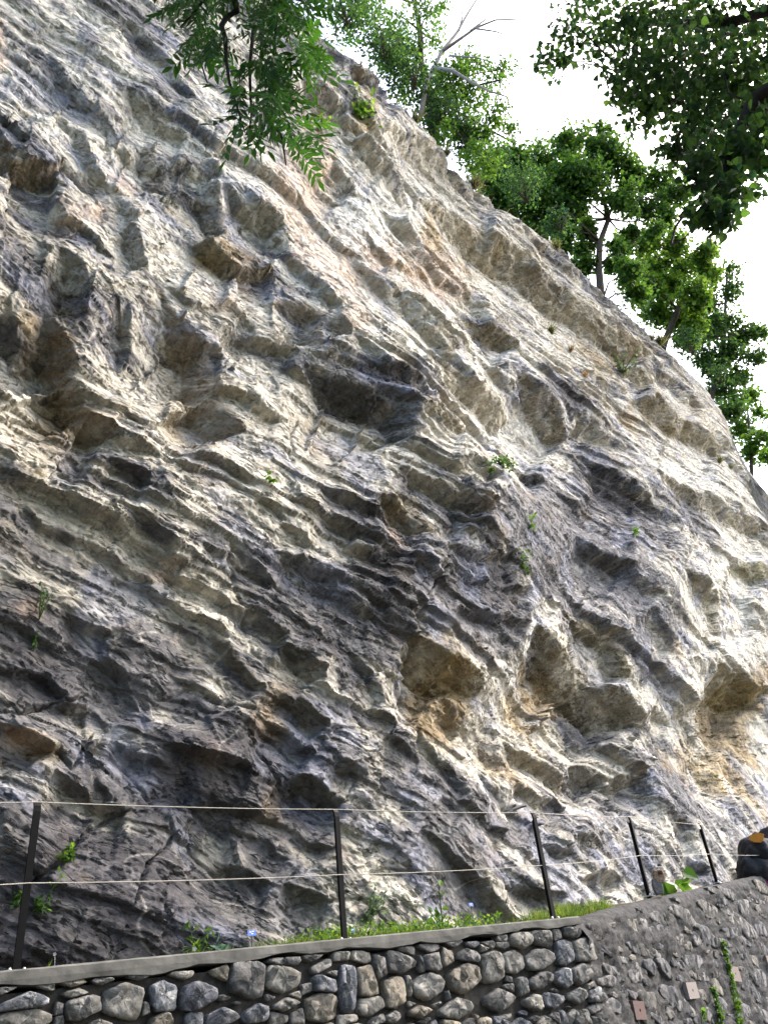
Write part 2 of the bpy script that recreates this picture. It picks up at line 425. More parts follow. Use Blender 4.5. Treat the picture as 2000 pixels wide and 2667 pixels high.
for i in range(260):
    x, y = rl.uniform(-40, 2030), rl.uniform(-20, 2420)
    dens_ = .35 + .65 * math.exp(-((x - 720) / 330) ** 2 - ((y - 1640) / 330) ** 2) + .5 * math.exp(-((x - 1350) / 400) ** 2 - ((y - 1480) / 300) ** 2) + .4 * math.exp(-((x - 200) / 330) ** 2 - ((y - 600) / 300) ** 2)
    if rl.random() > dens_ or (x < 520 and y > 2160) or y < (x - 800) * 1.05 + 10: continue
    v = strata_dir(x, y); a = math.atan2(v[1], v[0]); steep = rl.random() < (.45 if (x < 700 and y < 1150) or (x > 900 and y > 1900) else .16)
    a += rl.gauss(.62, .15) if steep else rl.gauss(.08, .10)
    L_ = rl.choice((45, 70, 100, 140, 200)) * rl.uniform(.7, 1.2) * (.55 if steep else 1); f_ = min(38, L_ * rl.uniform(.14, .32)); b_ = rl.gauss(0, .12)
    pts_ = [(x, y)]
    for k_ in range(3): pts_.append((pts_[-1][0] + math.cos(a + b_ * k_) * L_ / 3, pts_[-1][1] + math.sin(a + b_ * k_) * L_ / 3))
    LEDGES.append((pts_, f_ * rl.uniform(1.2, 2.0), f_ * rl.uniform(2, 5), f_ * .7, 0))
for i in range(40):                                # long, thin bedding steps
    x, y = rl.uniform(-250, 1900), rl.uniform(60, 2300)
    if (x < 520 and y > 2050) or y < (x - 800) * 1.05 + 60: continue
    if x < 650 and y < 1080 and rl.random() < .7: continue
    pts_ = [(x, y)]; n_ = rl.randint(4, 9); st_ = rl.uniform(45, 75); off = rl.gauss(.03, .05)
    for k_ in range(n_):
        v = strata_dir(*pts_[-1]); a = math.atan2(v[1], v[0]) + off + rl.gauss(0, .09); pts_.append((pts_[-1][0] + math.cos(a) * st_, pts_[-1][1] + math.sin(a) * st_))
        if pts_[-1][1] < (pts_[-1][0] - 800) * 1.05 + 30: break
    if len(pts_) < 3: continue
    f_ = rl.uniform(11, 25); LEDGES.append((pts_, f_ * rl.uniform(1.6, 2.4), f_ * rl.uniform(2, 5), f_ * .8, 0))
CRACKS = [  # narrow open joints: polyline, width px, depth px
 ([(60, 2310), (140, 2250), (230, 2160), (340, 2105)], 9, 40), ([(325, 2365), (373, 2262), (470, 2165)], 6, 26),
 ([(1185, 1285), (1160, 1430), (1145, 1485), (1065, 1650)], 8, 30), ([(470, 2165), (560, 2255), (650, 2376)], 5, 14),
 ([(800, 1060), (770, 1130), (755, 1210)], 5, 20), ([(205, 1090), (250, 1125), (318, 1138)], 12, 44), ([(1090, 1700), (1085, 1850), (1120, 1960)], 6, 18),
 ([(830, 40), (900, 110), (960, 200)], 6, 22), ([(900, 320), (940, 380), (1000, 440)], 5, 18), ([(1000, 620), (1080, 740)], 4, 14), ([(1770, 1300), (1850, 1580), (1880, 1660)], 5, 16),
 ([(0, 1850), (120, 1830), (240, 1800)], 7, 26), ([(150, 1960), (190, 2000), (260, 1900)], 7, 26),
]
_, wi1, _ = facets(U / .55, Z / .4, 201); _, wi2, _ = facets(U / .2, Z / .14, 202); _, wi3, _ = facets(U / .45, Z / .6, 203); _, wi4, _ = facets(U / .15, Z / .2, 204)
wx = PX + 7 * perlin(U * 1.3, Z * 1.3, 3) + 7 * (wi1 - .5) + 5 * (wi2 - .5) + 1.5 * perlin(U * 13, Z * 13, 5)
wy = PY + 7 * perlin(U * 1.3, Z * 1.3, 13) + 7 * (wi3 - .5) + 5 * (wi4 - .5) + 1.5 * perlin(U * 13, Z * 13, 15)


def polydist(poly, pad):
    p = np.array(poly, float)
    x0, y0 = p.min(0) - pad; x1, y1 = p.max(0) + pad
    idx = np.nonzero(((wx > x0) & (wx < x1) & (wy > y0) & (wy < y1)).ravel())[0]
    X = wx.ravel()[idx]; Y = wy.ravel()[idx]
    best = np.full(len(idx), 1e9); sg = np.ones(len(idx)); par = np.zeros(len(idx)); over = np.zeros(len(idx))
    L = np.concatenate([[0], np.cumsum(np.linalg.norm(np.diff(p, axis=0), axis=1))])
    for i in range(len(p) - 1):
        d = p[i + 1] - p[i]; l = np.linalg.norm(d); d = d / l
        tx = X - p[i, 0]; ty = Y - p[i, 1]
        t = tx * d[0] + ty * d[1]; tc = np.clip(t, 0, l)
        dd = np.hypot(tx - tc * d[0], ty - tc * d[1]); perp = tx * d[1] - ty * d[0]   # >0: above / right of the lip
        m = dd < best
        best = np.where(m, dd, best); sg = np.where(m, np.sign(perp), sg); par = np.where(m, (L[i] + tc) / L[-1], par)
        over = np.where(m, np.abs(t - tc), over)
    return idx, best, sg, par, over, L[-1]


D = np.zeros(Z.size); TOPS_ = np.zeros(Z.size); FACE = np.zeros(Z.size, np.int32)
SLAB = np.zeros(Z.size, np.int32); SLABW = np.full(Z.size, .45)
mpp = MPP.ravel(); mpc = np.minimum(mpp, .0105)
CUT = np.zeros(Z.size); LIPZ = np.zeros(Z.size)
for k, (poly, dep, reach, face, part) in enumerate(LEDGES):
    R2 = reach * 1.5; w0_ = face * .5
    idx, dist, sg, par, over, L = polydist(poly, max(reach, face + R2) + 20)
    end = np.clip(np.minimum(par / .3, (1 - par) / .04), 0, 1) * .8 + .2
    w_ = np.maximum(w0_ * end, 3); ov = np.clip(1.3 - over / 7, 0, 1)
    below = np.where(dist < w_, dist / w_, np.clip(1 - (dist - w_) / R2, 0, 1))
    m_ = dep * .8 * mpc[idx] * end * ov
    cut = np.where(sg < 0, below * m_, 0)
    CUT[idx] = np.maximum(CUT[idx], cut)
    up = np.clip(1 - dist / reach, 0, 1)
    LIPZ[idx] = np.maximum(LIPZ[idx], np.exp(-(dist / 6) ** 2) * ov)
    D[idx] += np.where(sg > 0, up * .22 * m_, np.clip(1 - dist / w_, 0, 1) * .22 * m_)
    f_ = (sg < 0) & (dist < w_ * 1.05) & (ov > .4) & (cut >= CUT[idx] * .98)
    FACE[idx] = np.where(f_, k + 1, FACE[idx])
    TOPS_[idx] = np.maximum(TOPS_[idx], np.where(sg > 0, np.clip(1.4 * up, 0, 1), (dist < w_) * .85) * ov)
    if part:
        mm_ = (np.where(sg > 0, up, (dist < w_) * .99) * ov > SLABW[idx]) & (par > .02) & (par < .98)
        SLABW[idx] = np.where(mm_, np.where(sg > 0, up, .99) * ov, SLABW[idx]); SLAB[idx] = np.where(mm_, k + 1, SLAB[idx])
D -= CUT
for poly, wd, dep in CRACKS:
    idx, dist, sg, par, over, L = polydist(poly, wd * 3 + 10)
    taper = sstep(0, .15, par) * sstep(0, .15, 1 - par)
    D[idx] -= dep * mpp[idx] * np.clip(1 - dist / (wd * (.3 + .7 * taper)), 0, 1) * np.exp(-(over / 8) ** 2)
D = D.reshape(Z.shape); SLAB = SLAB.reshape(Z.shape)

LEDGE_D = D.copy(); D = np.zeros_like(D)
# large hollows and bulges: centre, radii, depth px (negative: hollow)
BULGE = [(330, 960, 330, 150, -60), (60, 900, 140, 170, -40), (1240, 1900, 220, 120, -60), (1560, 1960, 200, 120, -40), (1250, 1330, 240, 200, 50), (1650, 1500, 220, 220, 40),
         (230, 2400, 330, 230, 60), (560, 1990, 180, 130, 50), (1000, 560, 220, 150, -25), (1420, 1180, 200, 100, -30), (60, 2120, 160, 120, 40), (80, 1900, 120, 70, 40), (1950, 1950, 110, 180, -60), (560, 2300, 120, 160, -30)]
for x, y, rx, ry, d in BULGE:
    D += d * MPP * np.exp(-((PX - x) / rx) ** 2 - ((PY - y) / ry) ** 2)

# broken-rock relief
S_ = BED + .035 * fbm(U * .45, Z * .45, 21, 2) + .006 * perlin(U * 5, Z * 5, 22)
T_ = TAN + .12 * perlin(U * .7, Z * .7, 23) + .012 * perlin(U * 6, Z * 6, 24)
long_ = 1 + 1.3 * sstep(9, 20, U)                  # beds run longer to the right
rough = .52 + .85 * fbm(U * .3, Z * .3, 40, 3)
calm = np.zeros_like(Z)
for x, y, rx, ry, s in [(960, 620, 200, 190, .85), (700, 1120, 220, 90, .5), (1340, 1130, 150, 60, .6), (230, 2420, 330, 230, .85), (560, 1990, 150, 110, .6), (100, 2120, 160, 100, .7), (1450, 1100, 200, 60, .5), (1560, 1400, 160, 160, .45), (1700, 1200, 200, 70, .6), (1250, 1540, 120, 110, .6), (350, 1060, 250, 60, .5), (1250, 2130, 200, 150, .35), (1330, 500, 230, 110, .6), (1600, 780, 240, 110, .6), (1100, 290, 150, 100, .5), (1780, 980, 150, 100, .5), (700, 1200, 140, 80, .5), (1180, 730, 80, 60, .8), (1330, 1430, 100, 130, .5),
                        (800, 430, 50, 150, .6), (1850, 1000, 100, 200, .5), (1600, 1150, 120, 80, .5), (900, 2330, 300, 60, .3)]:
    calm = np.maximum(calm, s * np.exp(-((PX - x) / rx) ** 2 - ((PY - y) / ry) ** 2))
rough = np.clip(rough, .12, 1.25) * (1 - calm) * (1 - .6 * TOPS_.reshape(Z.shape))
D += .15 * fbm(U * .28, Z * .28, 60, 2) + .03 * fbm(U * 1.1, Z * 1.1, 61, 2)
TL = np.cumsum(np.concatenate([cu[:1], np.diff(cu)]) / (1 + 1.3 * sstep(9, 20, cu)))[None] + T_ - U
ca = cells(TL / .85, S_ / .36, 71); cb = cells(TL / .30 + 3, S_ / .13, 72); cc_ = cells(TL / .5 + S_ * .9, S_ / .3 - TL * .5, 73)
D0 = D.ravel(); A1 = planar(D0, U, Z, ca); A2 = planar(D0, U, Z, cc_); sel_ = sstep(-.15, .15, perlin(U * .5, Z * .5, 74)).ravel() > .5
Dp = np.where(sel_, A1, A2); Dp = Dp + .8 * planar(D0 - Dp, U, Z, cb)
D = (.9 * Dp + .1 * D0).reshape(Z.shape) + LEDGE_D
g1, id1, ed1 = facets(TL / 1.5, S_ / .55, 51, 1.2, -1.0)
g2, id2, ed2 = facets(TL / .55 + 7, S_ / .19, 52, 1.3, -.8)
g3, id3, ed3 = facets(TL / .2, S_ / .085, 53, 1.2, -.7)
fade3 = np.clip(1.4 - DIST / 26, .25, 1)
def beds(sv, tv, th, seg, seed, lip):
    """stacked beds: every bed is cut into long blocks, each standing out by its own amount, proudest at its lower lip"""
    sv = sv + .28 * th * np.sin(sv * 2.1 / th * .37 + seed) + .3 * th * perlin(sv * .9 / th * .3, tv * .04, seed)
    bi = np.floor(sv / th); fr = sv / th - bi; h = _hash(bi.astype(np.int64), bi.astype(np.int64) * 0 + seed, seed)
    tt_ = tv / seg * (.7 + .6 * ((h & 255) / 255.0)) + (h >> 8 & 1023) / 1023.0 * 9; si = np.floor(tt_)
    h2 = _hash(bi.astype(np.int64), si.astype(np.int64), seed + 1); a_ = (h2 & 1023) / 1023.0; b_ = (h2 >> 10 & 1023) / 1023.0 - .5
    return a_ - .5 + lip * (1 - fr) * (.3 + a_) + .35 * b_ * (tt_ - si - .5), a_


bw = sstep(-.25, .35, fbm(U * .22, Z * .22, 140, 2)); bw = np.clip(.25 + .55 * bw + .35 * np.exp(-((PX - 450) / 420) ** 2 - ((PY - 1500) / 300) ** 2) + .3 * np.exp(-((PX - 1150) / 260) ** 2 - ((PY - 1500) / 160) ** 2) + .45 * np.exp(-((PX - 1480) / 330) ** 2 - ((PY - 800) / 300) ** 2) + .3 * np.exp(-((PX - 1100) / 160) ** 2 - ((PY - 300) / 160) ** 2) - .35 * np.exp(-((PX - 330) / 380) ** 2 - ((PY - 720) / 330) ** 2), .12, 1) * (1 - .7 * calm)
h1_, k1_ = beds(S_, TL + .1 * perlin(U * 1.5, Z * 1.5, 141), .50, 3.2, 142, .9); h2_, k2_ = beds(S_ + .02 * perlin(U * 1.2, Z * 1.2, 143), TL + .1 * perlin(U * 2, Z * 2, 144), .19, 1.5, 145, .9); h3_, k3_ = beds(S_, TL, .075, .6, 146, .7)
D += bw * (.13 * h1_ + .066 * h2_ + .022 * h3_ * fade3)
D += rough * (.03 * g1 + .035 * g2 + .022 * g3 * fade3)
D -= rough * (.10 * np.exp(-(ed1 / .03) ** 2) * sstep(-.2, .3, perlin(U * .6, Z * .6, 56)) + .04 * np.exp(-(ed2 / .05) ** 2) * sstep(.1, .5, perlin(U * .9, Z * .9, 57)))
# oblique second joint set, breaks the beds into blocks
q1, _, qe = facets((U * .75 + Z * .6) / .9, (Z * .75 - U * .5) / .38, 54, 1.1, -.4)
D += .09 * rough * q1 * sstep(-.1, .3, perlin(U * .35, Z * .35, 55))
D += .006 * (1 - .5 * calm) * ridged(U * 5, S_ * 18, 62, 3) + .007 * fbm(U * 14, S_ * 24, 64, 3, .6)
cd = cells(TL / .75 + 11, S_ / .3 + TL * .25, 75); ce = cells(TL / .28 + 5, S_ / .12, 76)
Df = D.ravel(); Q1 = planar(Df, U, Z, cd); Q2 = Q1 + .75 * planar(Df - Q1, U, Z, ce); ang = (.5 - .2 * calm) * (1 - .85 * LIPZ.reshape(Z.shape))
D = D * (1 - ang) + ang * Q2.reshape(Z.shape)
# rounded top and foot
tt = np.clip((Z - (ztop - 2.4)) / 2.4, 0, 1)
D = D * (1 - .45 * tt) + .12 * tt * fbm(U * 1.4, Z * 1.4, 151, 3) - .5 * tt ** 3
P = B + N * D[..., None]
P[..., 2] -= .10 * D * 0 
P[..., 2] += .05 * fbm(U * 1.3, Z * 1.3, 70, 3) * sstep(0, .1, wrow)

# ---- colours of the rock, with some light and shade painted in
cr = .7 * perlin(U * .45, BED * .9, 80) + .55 * fbm(U * 1.6, BED * 4.5, 81, 4, .6) + .55 * (k1_ - .5) + .7 * (k2_ - .5) + .4 * (id1 - .5) + .2 * (id3 - .5)
crust_shade_bias = np.zeros_like(Z)
# dark (+): weathered crust and painted shade; pale (-): fresh rock and painted sunlit band
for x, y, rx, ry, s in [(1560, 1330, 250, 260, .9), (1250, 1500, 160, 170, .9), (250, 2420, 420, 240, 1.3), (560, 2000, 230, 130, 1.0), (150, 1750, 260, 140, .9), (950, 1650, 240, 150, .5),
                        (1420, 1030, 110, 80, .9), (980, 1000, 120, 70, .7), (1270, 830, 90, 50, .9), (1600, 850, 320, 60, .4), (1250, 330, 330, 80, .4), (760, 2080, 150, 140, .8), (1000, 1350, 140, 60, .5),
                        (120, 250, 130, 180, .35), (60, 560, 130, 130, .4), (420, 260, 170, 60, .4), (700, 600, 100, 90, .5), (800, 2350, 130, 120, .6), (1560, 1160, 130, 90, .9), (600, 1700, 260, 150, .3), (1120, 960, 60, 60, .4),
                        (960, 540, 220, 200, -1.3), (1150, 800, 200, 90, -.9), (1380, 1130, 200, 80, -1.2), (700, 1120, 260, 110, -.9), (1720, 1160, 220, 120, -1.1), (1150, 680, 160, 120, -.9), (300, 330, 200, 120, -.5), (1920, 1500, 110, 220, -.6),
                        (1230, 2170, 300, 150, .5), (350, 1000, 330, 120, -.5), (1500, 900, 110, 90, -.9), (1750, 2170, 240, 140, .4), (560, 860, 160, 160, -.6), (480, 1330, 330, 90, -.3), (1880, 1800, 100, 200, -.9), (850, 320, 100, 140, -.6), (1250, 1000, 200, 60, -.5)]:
    crust_shade_bias += s * np.exp(-((wx - x) / rx) ** 2 - ((wy - y) / ry) ** 2)
crust_shade = sstep(-.35, .6, cr + 1.25 * crust_shade_bias)
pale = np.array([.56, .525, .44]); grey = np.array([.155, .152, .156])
COL = pale + (grey - pale) * crust_shade[..., None]
def tint(mask, c):
    global COL
    COL = COL + (np.array(c) - COL) * np.clip(mask, 0, 1)[..., None]
dk = np.zeros_like(Z)  # darkest zones: weathered grey of the rock, plus shade painted in
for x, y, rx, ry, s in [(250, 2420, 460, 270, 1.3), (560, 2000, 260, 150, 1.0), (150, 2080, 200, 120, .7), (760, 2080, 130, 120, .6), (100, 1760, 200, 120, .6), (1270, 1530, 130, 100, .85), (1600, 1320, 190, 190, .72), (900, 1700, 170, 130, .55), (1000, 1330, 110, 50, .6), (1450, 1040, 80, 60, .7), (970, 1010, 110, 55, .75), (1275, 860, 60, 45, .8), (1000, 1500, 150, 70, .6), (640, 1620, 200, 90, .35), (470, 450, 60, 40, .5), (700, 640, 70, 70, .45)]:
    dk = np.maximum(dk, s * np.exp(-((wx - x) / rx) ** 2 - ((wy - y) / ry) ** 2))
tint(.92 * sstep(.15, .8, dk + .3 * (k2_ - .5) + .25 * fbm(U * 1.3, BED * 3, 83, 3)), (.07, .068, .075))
# ochre and pink stains, blue-grey and white patches
bz = np.exp(-((PX - 1300) / 420) ** 2 - ((PY - 2200) / 160) ** 2) + .8 * np.exp(-((PX - 150) / 160) ** 2 - ((PY - 250) / 200) ** 2) + .7 * np.exp(-((PX - 150) / 200) ** 2 - ((PY - 2080) / 90) ** 2)
tint(.6 * sstep(.15, .7, fbm(U * .9, BED * 1.6, 85, 3) + .25 * (id3 - .5) + .35 * bz), (.235, .25, .315))
och = fbm(U * .7, Z * .9, 86, 3) + .35 * (id2 - .5)
ob = np.zeros_like(Z)
for x, y, rx, ry, s in [(1180, 1800, 110, 110, 1.0), (1450, 1850, 100, 90, .9), (1180, 1860, 80, 80, .9), (600, 655, 90, 40, .9), (180, 930, 60, 180, .9), (510, 930, 80, 130, .9), (1300, 640, 200, 60, .35), (1600, 930, 130, 60, .6), (1800, 1100, 110, 50, .5),
                        (1180, 900, 70, 40, .4), (900, 1060, 110, 40, .9), (1970, 1950, 70, 130, 1.0), (1800, 1960, 90, 90, .6), (1150, 600, 40, 70, .9), (1030, 1340, 50, 60, .9), (600, 1830, 200, 60, .3), (980, 680, 70, 50, .8), (1350, 2000, 60, 60, .5),
                        (1880, 870, 40, 60, .5), (1450, 620, 40, 30, .9), (950, 290, 40, 60, .7), (1000, 250, 120, 70, .4), (400, 1100, 300, 60, .3), (120, 1960, 80, 40, .8), (540, 1250, 80, 60, .5), (1950, 1790, 80, 80, .7), (90, 850, 40, 100, .6), (1660, 1060, 60, 40, .6)]:
    ob += s * np.exp(-((wx - x) / rx) ** 2 - ((wy - y) / ry) ** 2)
tint(.8 * sstep(.1, .95, och * .6 + 1.1 * ob - .15), (.27, .19, .085))
pk = np.zeros_like(Z)
for x, y, rx, ry, s in [(830, 430, 60, 170, 1.0), (1000, 650, 170, 80, .55), (780, 520, 60, 80, .7), (330, 480, 90, 60, .4), (640, 760, 120, 60, .4), (1175, 710, 75, 65, 1.1), (880, 640, 90, 120, .6), (180, 590, 60, 60, .7), (420, 1480, 50, 40, .8), (1030, 1400, 50, 30, .7), (920, 840, 50, 60, .6), (860, 1160, 80, 60, .4), (60, 1920, 60, 25, .9), (5, 100, 18, 90, .9), (270, 530, 30, 30, .6), (1230, 1190, 60, 30, .5), (80, 1590, 40, 30, .5), (480, 1660, 60, 40, .3), (700, 470, 90, 70, .4)]:
    pk += s * np.exp(-((wx - x) / rx) ** 2 - ((wy - y) / ry) ** 2)
tint(.62 * sstep(.1, .95, pk * 1.25 + .35 * fbm(U * 1.5, Z * 1.5, 87, 3)), (.52, .385, .29))
wh = np.zeros_like(Z)
for x, y, rx, ry, s in [(960, 560, 120, 100, 1.0), (1100, 520, 60, 90, .6), (1340, 1100, 160, 50, .8), (640, 480, 80, 40, .4), (420, 980, 60, 90, .4), (1800, 1230, 120, 40, .5), (640, 1290, 200, 30, .4), (1900, 2200, 80, 120, .4), (1370, 1700, 14, 130, 1.0), (250, 1640, 20, 60, .6), (1290, 940, 80, 30, .5), (30, 900, 60, 120, .5), (300, 200, 60, 120, .3)]:
    wh += s * np.exp(-((wx - x) / rx) ** 2 - ((wy - y) / ry) ** 2)
tint(.75 * sstep(.1, 1.0, wh + .4 * fbm(U * 1.8, BED * 3, 88, 3)), (.66, .64, .58))
tint(.25 * sstep(.15, .5, perlin(U * .3, BED * 6.5, 93) + .3 * perlin(U * 2, BED * 20, 94)) * sstep(-.3, .2, perlin(U * .3, Z * .3, 99)), (.17, .165, .17))
# iron-brown fresh faces; underside shade is painted into their tint
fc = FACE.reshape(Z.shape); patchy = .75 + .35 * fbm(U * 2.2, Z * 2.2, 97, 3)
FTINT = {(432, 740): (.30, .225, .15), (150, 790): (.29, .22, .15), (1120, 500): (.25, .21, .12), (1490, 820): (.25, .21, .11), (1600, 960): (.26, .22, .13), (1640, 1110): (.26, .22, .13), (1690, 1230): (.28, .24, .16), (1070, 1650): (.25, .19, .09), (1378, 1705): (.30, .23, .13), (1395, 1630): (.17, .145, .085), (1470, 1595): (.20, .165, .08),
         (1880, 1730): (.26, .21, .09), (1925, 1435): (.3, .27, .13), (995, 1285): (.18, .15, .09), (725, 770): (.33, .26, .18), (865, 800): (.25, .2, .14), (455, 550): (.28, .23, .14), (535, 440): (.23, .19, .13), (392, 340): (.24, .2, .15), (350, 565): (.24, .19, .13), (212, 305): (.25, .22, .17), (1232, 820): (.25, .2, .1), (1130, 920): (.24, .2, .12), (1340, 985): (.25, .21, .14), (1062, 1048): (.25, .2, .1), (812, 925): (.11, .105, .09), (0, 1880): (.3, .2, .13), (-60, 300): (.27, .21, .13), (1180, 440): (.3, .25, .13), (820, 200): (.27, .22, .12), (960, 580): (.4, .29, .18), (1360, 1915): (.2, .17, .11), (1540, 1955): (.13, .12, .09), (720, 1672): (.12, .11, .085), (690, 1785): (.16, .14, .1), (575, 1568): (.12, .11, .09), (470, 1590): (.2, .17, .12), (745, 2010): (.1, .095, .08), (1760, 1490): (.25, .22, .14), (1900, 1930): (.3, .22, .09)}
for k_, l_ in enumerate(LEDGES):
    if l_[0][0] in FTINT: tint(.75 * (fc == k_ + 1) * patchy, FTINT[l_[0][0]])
# calcite veins, pale, along and across the beds
vein = sstep(.93, .99, 1 - np.abs(perlin(U * 1.1 + 3, BED * 2.6, 90)) * 2.2) * sstep(0, .3, perlin(U * .4, Z * .4, 91))
tint(.5 * vein, (.58, .56, .5))
sp = fbm(U * 9, BED * 16, 92, 3, .65)
COL *= (1 + .2 * np.clip(sp, -1, 1))[..., None]
COL *= (.84 + .32 * id3)[..., None] * (.86 + .28 * id2)[..., None]
COL = np.clip(COL, .02, .8)

# plateau behind the edge
k = np.linspace(0, 1, NT + 1)[1:, None] ** 1.6
back = P[-1][None] - N[-1][None] * (k * 26)[..., None]
back[..., 2] += (k * 26) * .30 + .3 * fbm(np.repeat(cu[None], NT, 0) * .5, k * 13 + 0 * cu[None], 95, 3) * sstep(0, .1, k)
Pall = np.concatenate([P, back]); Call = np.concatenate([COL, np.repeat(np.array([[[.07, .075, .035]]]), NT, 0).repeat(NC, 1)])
SL = np.concatenate([SLAB, np.zeros((NT, NC), np.int32)])

m = Mat('limestone')
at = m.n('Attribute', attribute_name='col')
tc = m.n('Attribute', attribute_name='strata'); mp = m.n('Mapping'); mp.inputs['Scale'].default_value = (1, 2.7, 1.6)
m.l(tc.outputs['Vector'], mp.inputs[0])   # along the beds, across the beds, out of the rock
n1 = m.noise(9, 8, .68, mp.outputs[0], .4); n2 = m.noise(42, 5, .65, mp.outputs[0])
r1 = m.ramp(n1.outputs[0], [(.34, (.7, .7, .71)), (.48, (1, 1, 1)), (.66, (1.2, 1.19, 1.16))])
c1 = m.mix(.8, at.outputs['Color'], r1.outputs[0], 'MULTIPLY')
r2 = m.ramp(n2.outputs[0], [(.34, (.66, .66, .67)), (.66, (1.3, 1.3, 1.28))])
c2 = m.mix(.5, c1, r2.outputs[0], 'MULTIPLY')
nw = m.noise(2.2, 4, .6, mp.outputs[0]); wv = m.n('VectorMath', operation='MULTIPLY_ADD'); m.l(nw.outputs['Color'], wv.inputs[0]); wv.inputs[1].default_value = (.5, .3, .3); m.l(mp.outputs[0], wv.inputs[2])
def joints(sc, width):
    v = m.n('TexVoronoi', feature='DISTANCE_TO_EDGE'); v.inputs['Scale'].default_value = sc; m.l(wv.outputs[0], v.inputs['Vector'])
    mr = m.n('MapRange'); mr.inputs[1].default_value = 0; mr.inputs[2].default_value = width; m.l(v.outputs['Distance'], mr.inputs[0]); return mr.outputs[0]
nm = m.noise(.9, 2, .5, mp.outputs[0]); gate = m.ramp(nm.outputs[0], [(.48, (0, 0, 0)), (.6, (1, 1, 1))])
j1 = joints(1.3, .014)
inv = m.n('Math', operation='SUBTRACT'); inv.inputs[0].default_value = 1.0; m.l(j1, inv.inputs[1])
jg = m.n('Math', operation='MULTIPLY'); m.l(inv.outputs[0], jg.inputs[0]); m.l(gate.outputs[0], jg.inputs[1])
jh = m.n('Math', operation='MULTIPLY'); m.l(jg.outputs[0], jh.inputs[0]); jh.inputs[1].default_value = .5
c2 = m.mix(jh.outputs[0], c2, (.06, .055, .05))
# small ochre and rust freckles in the fresh rock
no = m.noise(3.5, 5, .7, mp.outputs[0]); og = m.ramp(no.outputs[0], [(.6, (0, 0, 0)), (.7, (.55, .55, .55))])
c2 = m.mix(og.outputs[0], c2, m.mix(.75, c2, (.75, .56, .26), 'MULTIPLY'))
def chips(sc, amp, nrm, strength):
    vo = m.n('TexVoronoi'); vo.inputs['Scale'].default_value = sc; m.l(mp.outputs[0], vo.inputs['Vector'])
    sb = m.n('VectorMath', operation='SUBTRACT'); m.l(mp.outputs[0], sb.inputs[0]); m.l(vo.outputs['Position'], sb.inputs[1])
    sc_ = m.n('VectorMath', operation='SUBTRACT'); m.l(vo.outputs['Color'], sc_.inputs[0]); sc_.inputs[1].default_value = (.5, .5, .5)
    dt = m.n('VectorMath', operation='DOT_PRODUCT'); m.l(sb.outputs[0], dt.inputs[0]); m.l(sc_.outputs[0], dt.inputs[1])
    sx = m.n('SeparateXYZ'); m.l(vo.outputs['Color'], sx.inputs[0])
    ma = m.n('Math', operation='MULTIPLY_ADD'); m.l(sx.outputs[0], ma.inputs[0]); ma.inputs[1].default_value = amp
    m.l(dt.outputs['Value'], ma.inputs[2])
    b = m.n('Bump'); b.inputs['Distance'].default_value = 1.0; b.inputs['Strength'].default_value = strength; m.l(ma.outputs[0], b.inputs['Height'])
    if nrm is not None: m.l(nrm, b.inputs['Normal'])
    return b.outputs[0]


b0 = chips(20, .005, chips(6.5, .016, None, .75), .7)
b1 = m.bump(n1.outputs[0], .012, .5, b0)
bm2 = m.n('Bump'); bm2.inputs['Distance'].default_value = .010; bm2.inputs['Strength'].default_value = .5
bj = m.n('Bump'); bj.invert = True; bj.inputs['Distance'].default_value = .03; bj.inputs['Strength'].default_value = .8; m.l(jg.outputs[0], bj.inputs['Height']); m.l(b1, bj.inputs['Normal'])
m.l(n2.outputs[0], bm2.inputs['Height']); m.l(bj.outputs[0], bm2.inputs['Normal']); m.l(bm2.outputs[0], m.b.inputs['Normal'])
ROCK = m.base(c2, .9, .15)

nrow, ncol = Pall.shape[:2]
ii, jj = np.meshgrid(np.arange(nrow - 1), np.arange(ncol - 1), indexing='ij')
q = (ii * ncol + jj).ravel(); quads = np.stack([q, q + 1, q + ncol + 1, q + ncol], 1)
fid = SL[:-1, :-1].ravel()
Vall = Pall.reshape(-1, 3); Cl = Call.reshape(-1, 3)
STR = np.concatenate([np.stack([U + .02 * perlin(U * 5, Z * 5, 98), S_, D], -1), back]).reshape(-1, 3)


def submesh(name, sel):
    fq = quads[sel]; uq, inv = np.unique(fq, return_inverse=True)
    return mesh_np(name, Vall[uq], inv.reshape(fq.shape), True, Cl[uq], STR[uq])


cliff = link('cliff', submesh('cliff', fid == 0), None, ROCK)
tag(cliff, 'tall grey limestone cliff with slanting ledges above the path', 'cliff', None, 'structure')
for kk in range(1, len(LEDGES) + 1):
    sel = fid == kk
    if sel.sum() > 300:
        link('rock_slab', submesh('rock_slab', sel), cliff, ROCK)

VPX, VPY = project(Vall[:NR * NC]); VDI = np.linalg.norm(Vall[:NR * NC], axis=1)


def on_cliff(x, y, tol=7):
    d = np.hypot(VPX - x, VPY - y); c = np.nonzero(d < tol)[0]
    if len(c) == 0: c = np.array([np.argmin(d)])
    return Vall[c[np.argmin(VDI[c])]]

# ------------------------------------------------------------------ ground
def plain(name, col, var=.25, scale=6, bumpd=.03, rough=.92, spec=.15, island=0.0):
    m = Mat(name); tc = m.n('TexCoord')
    n = m.noise(scale, 7, .62, tc.outputs['Object'])
    lo = tuple(c * (1 - var) for c in col); hi = tuple(min(1, c * (1 + var)) for c in col)
    c = m.ramp(n.outputs[0], [(.3, lo), (.7, hi)]).outputs[0]
    if island:
        oi = m.n('ObjectInfo')
        c = m.mix(island, c, m.ramp(oi.outputs['Random'], [(0, (.45, .45, .45)), (1, (1.5, 1.5, 1.5))]).outputs[0], 'MULTIPLY')
    if bumpd: m.bump(n.outputs[0], bumpd, .7)
    return m.base(c, rough, spec)


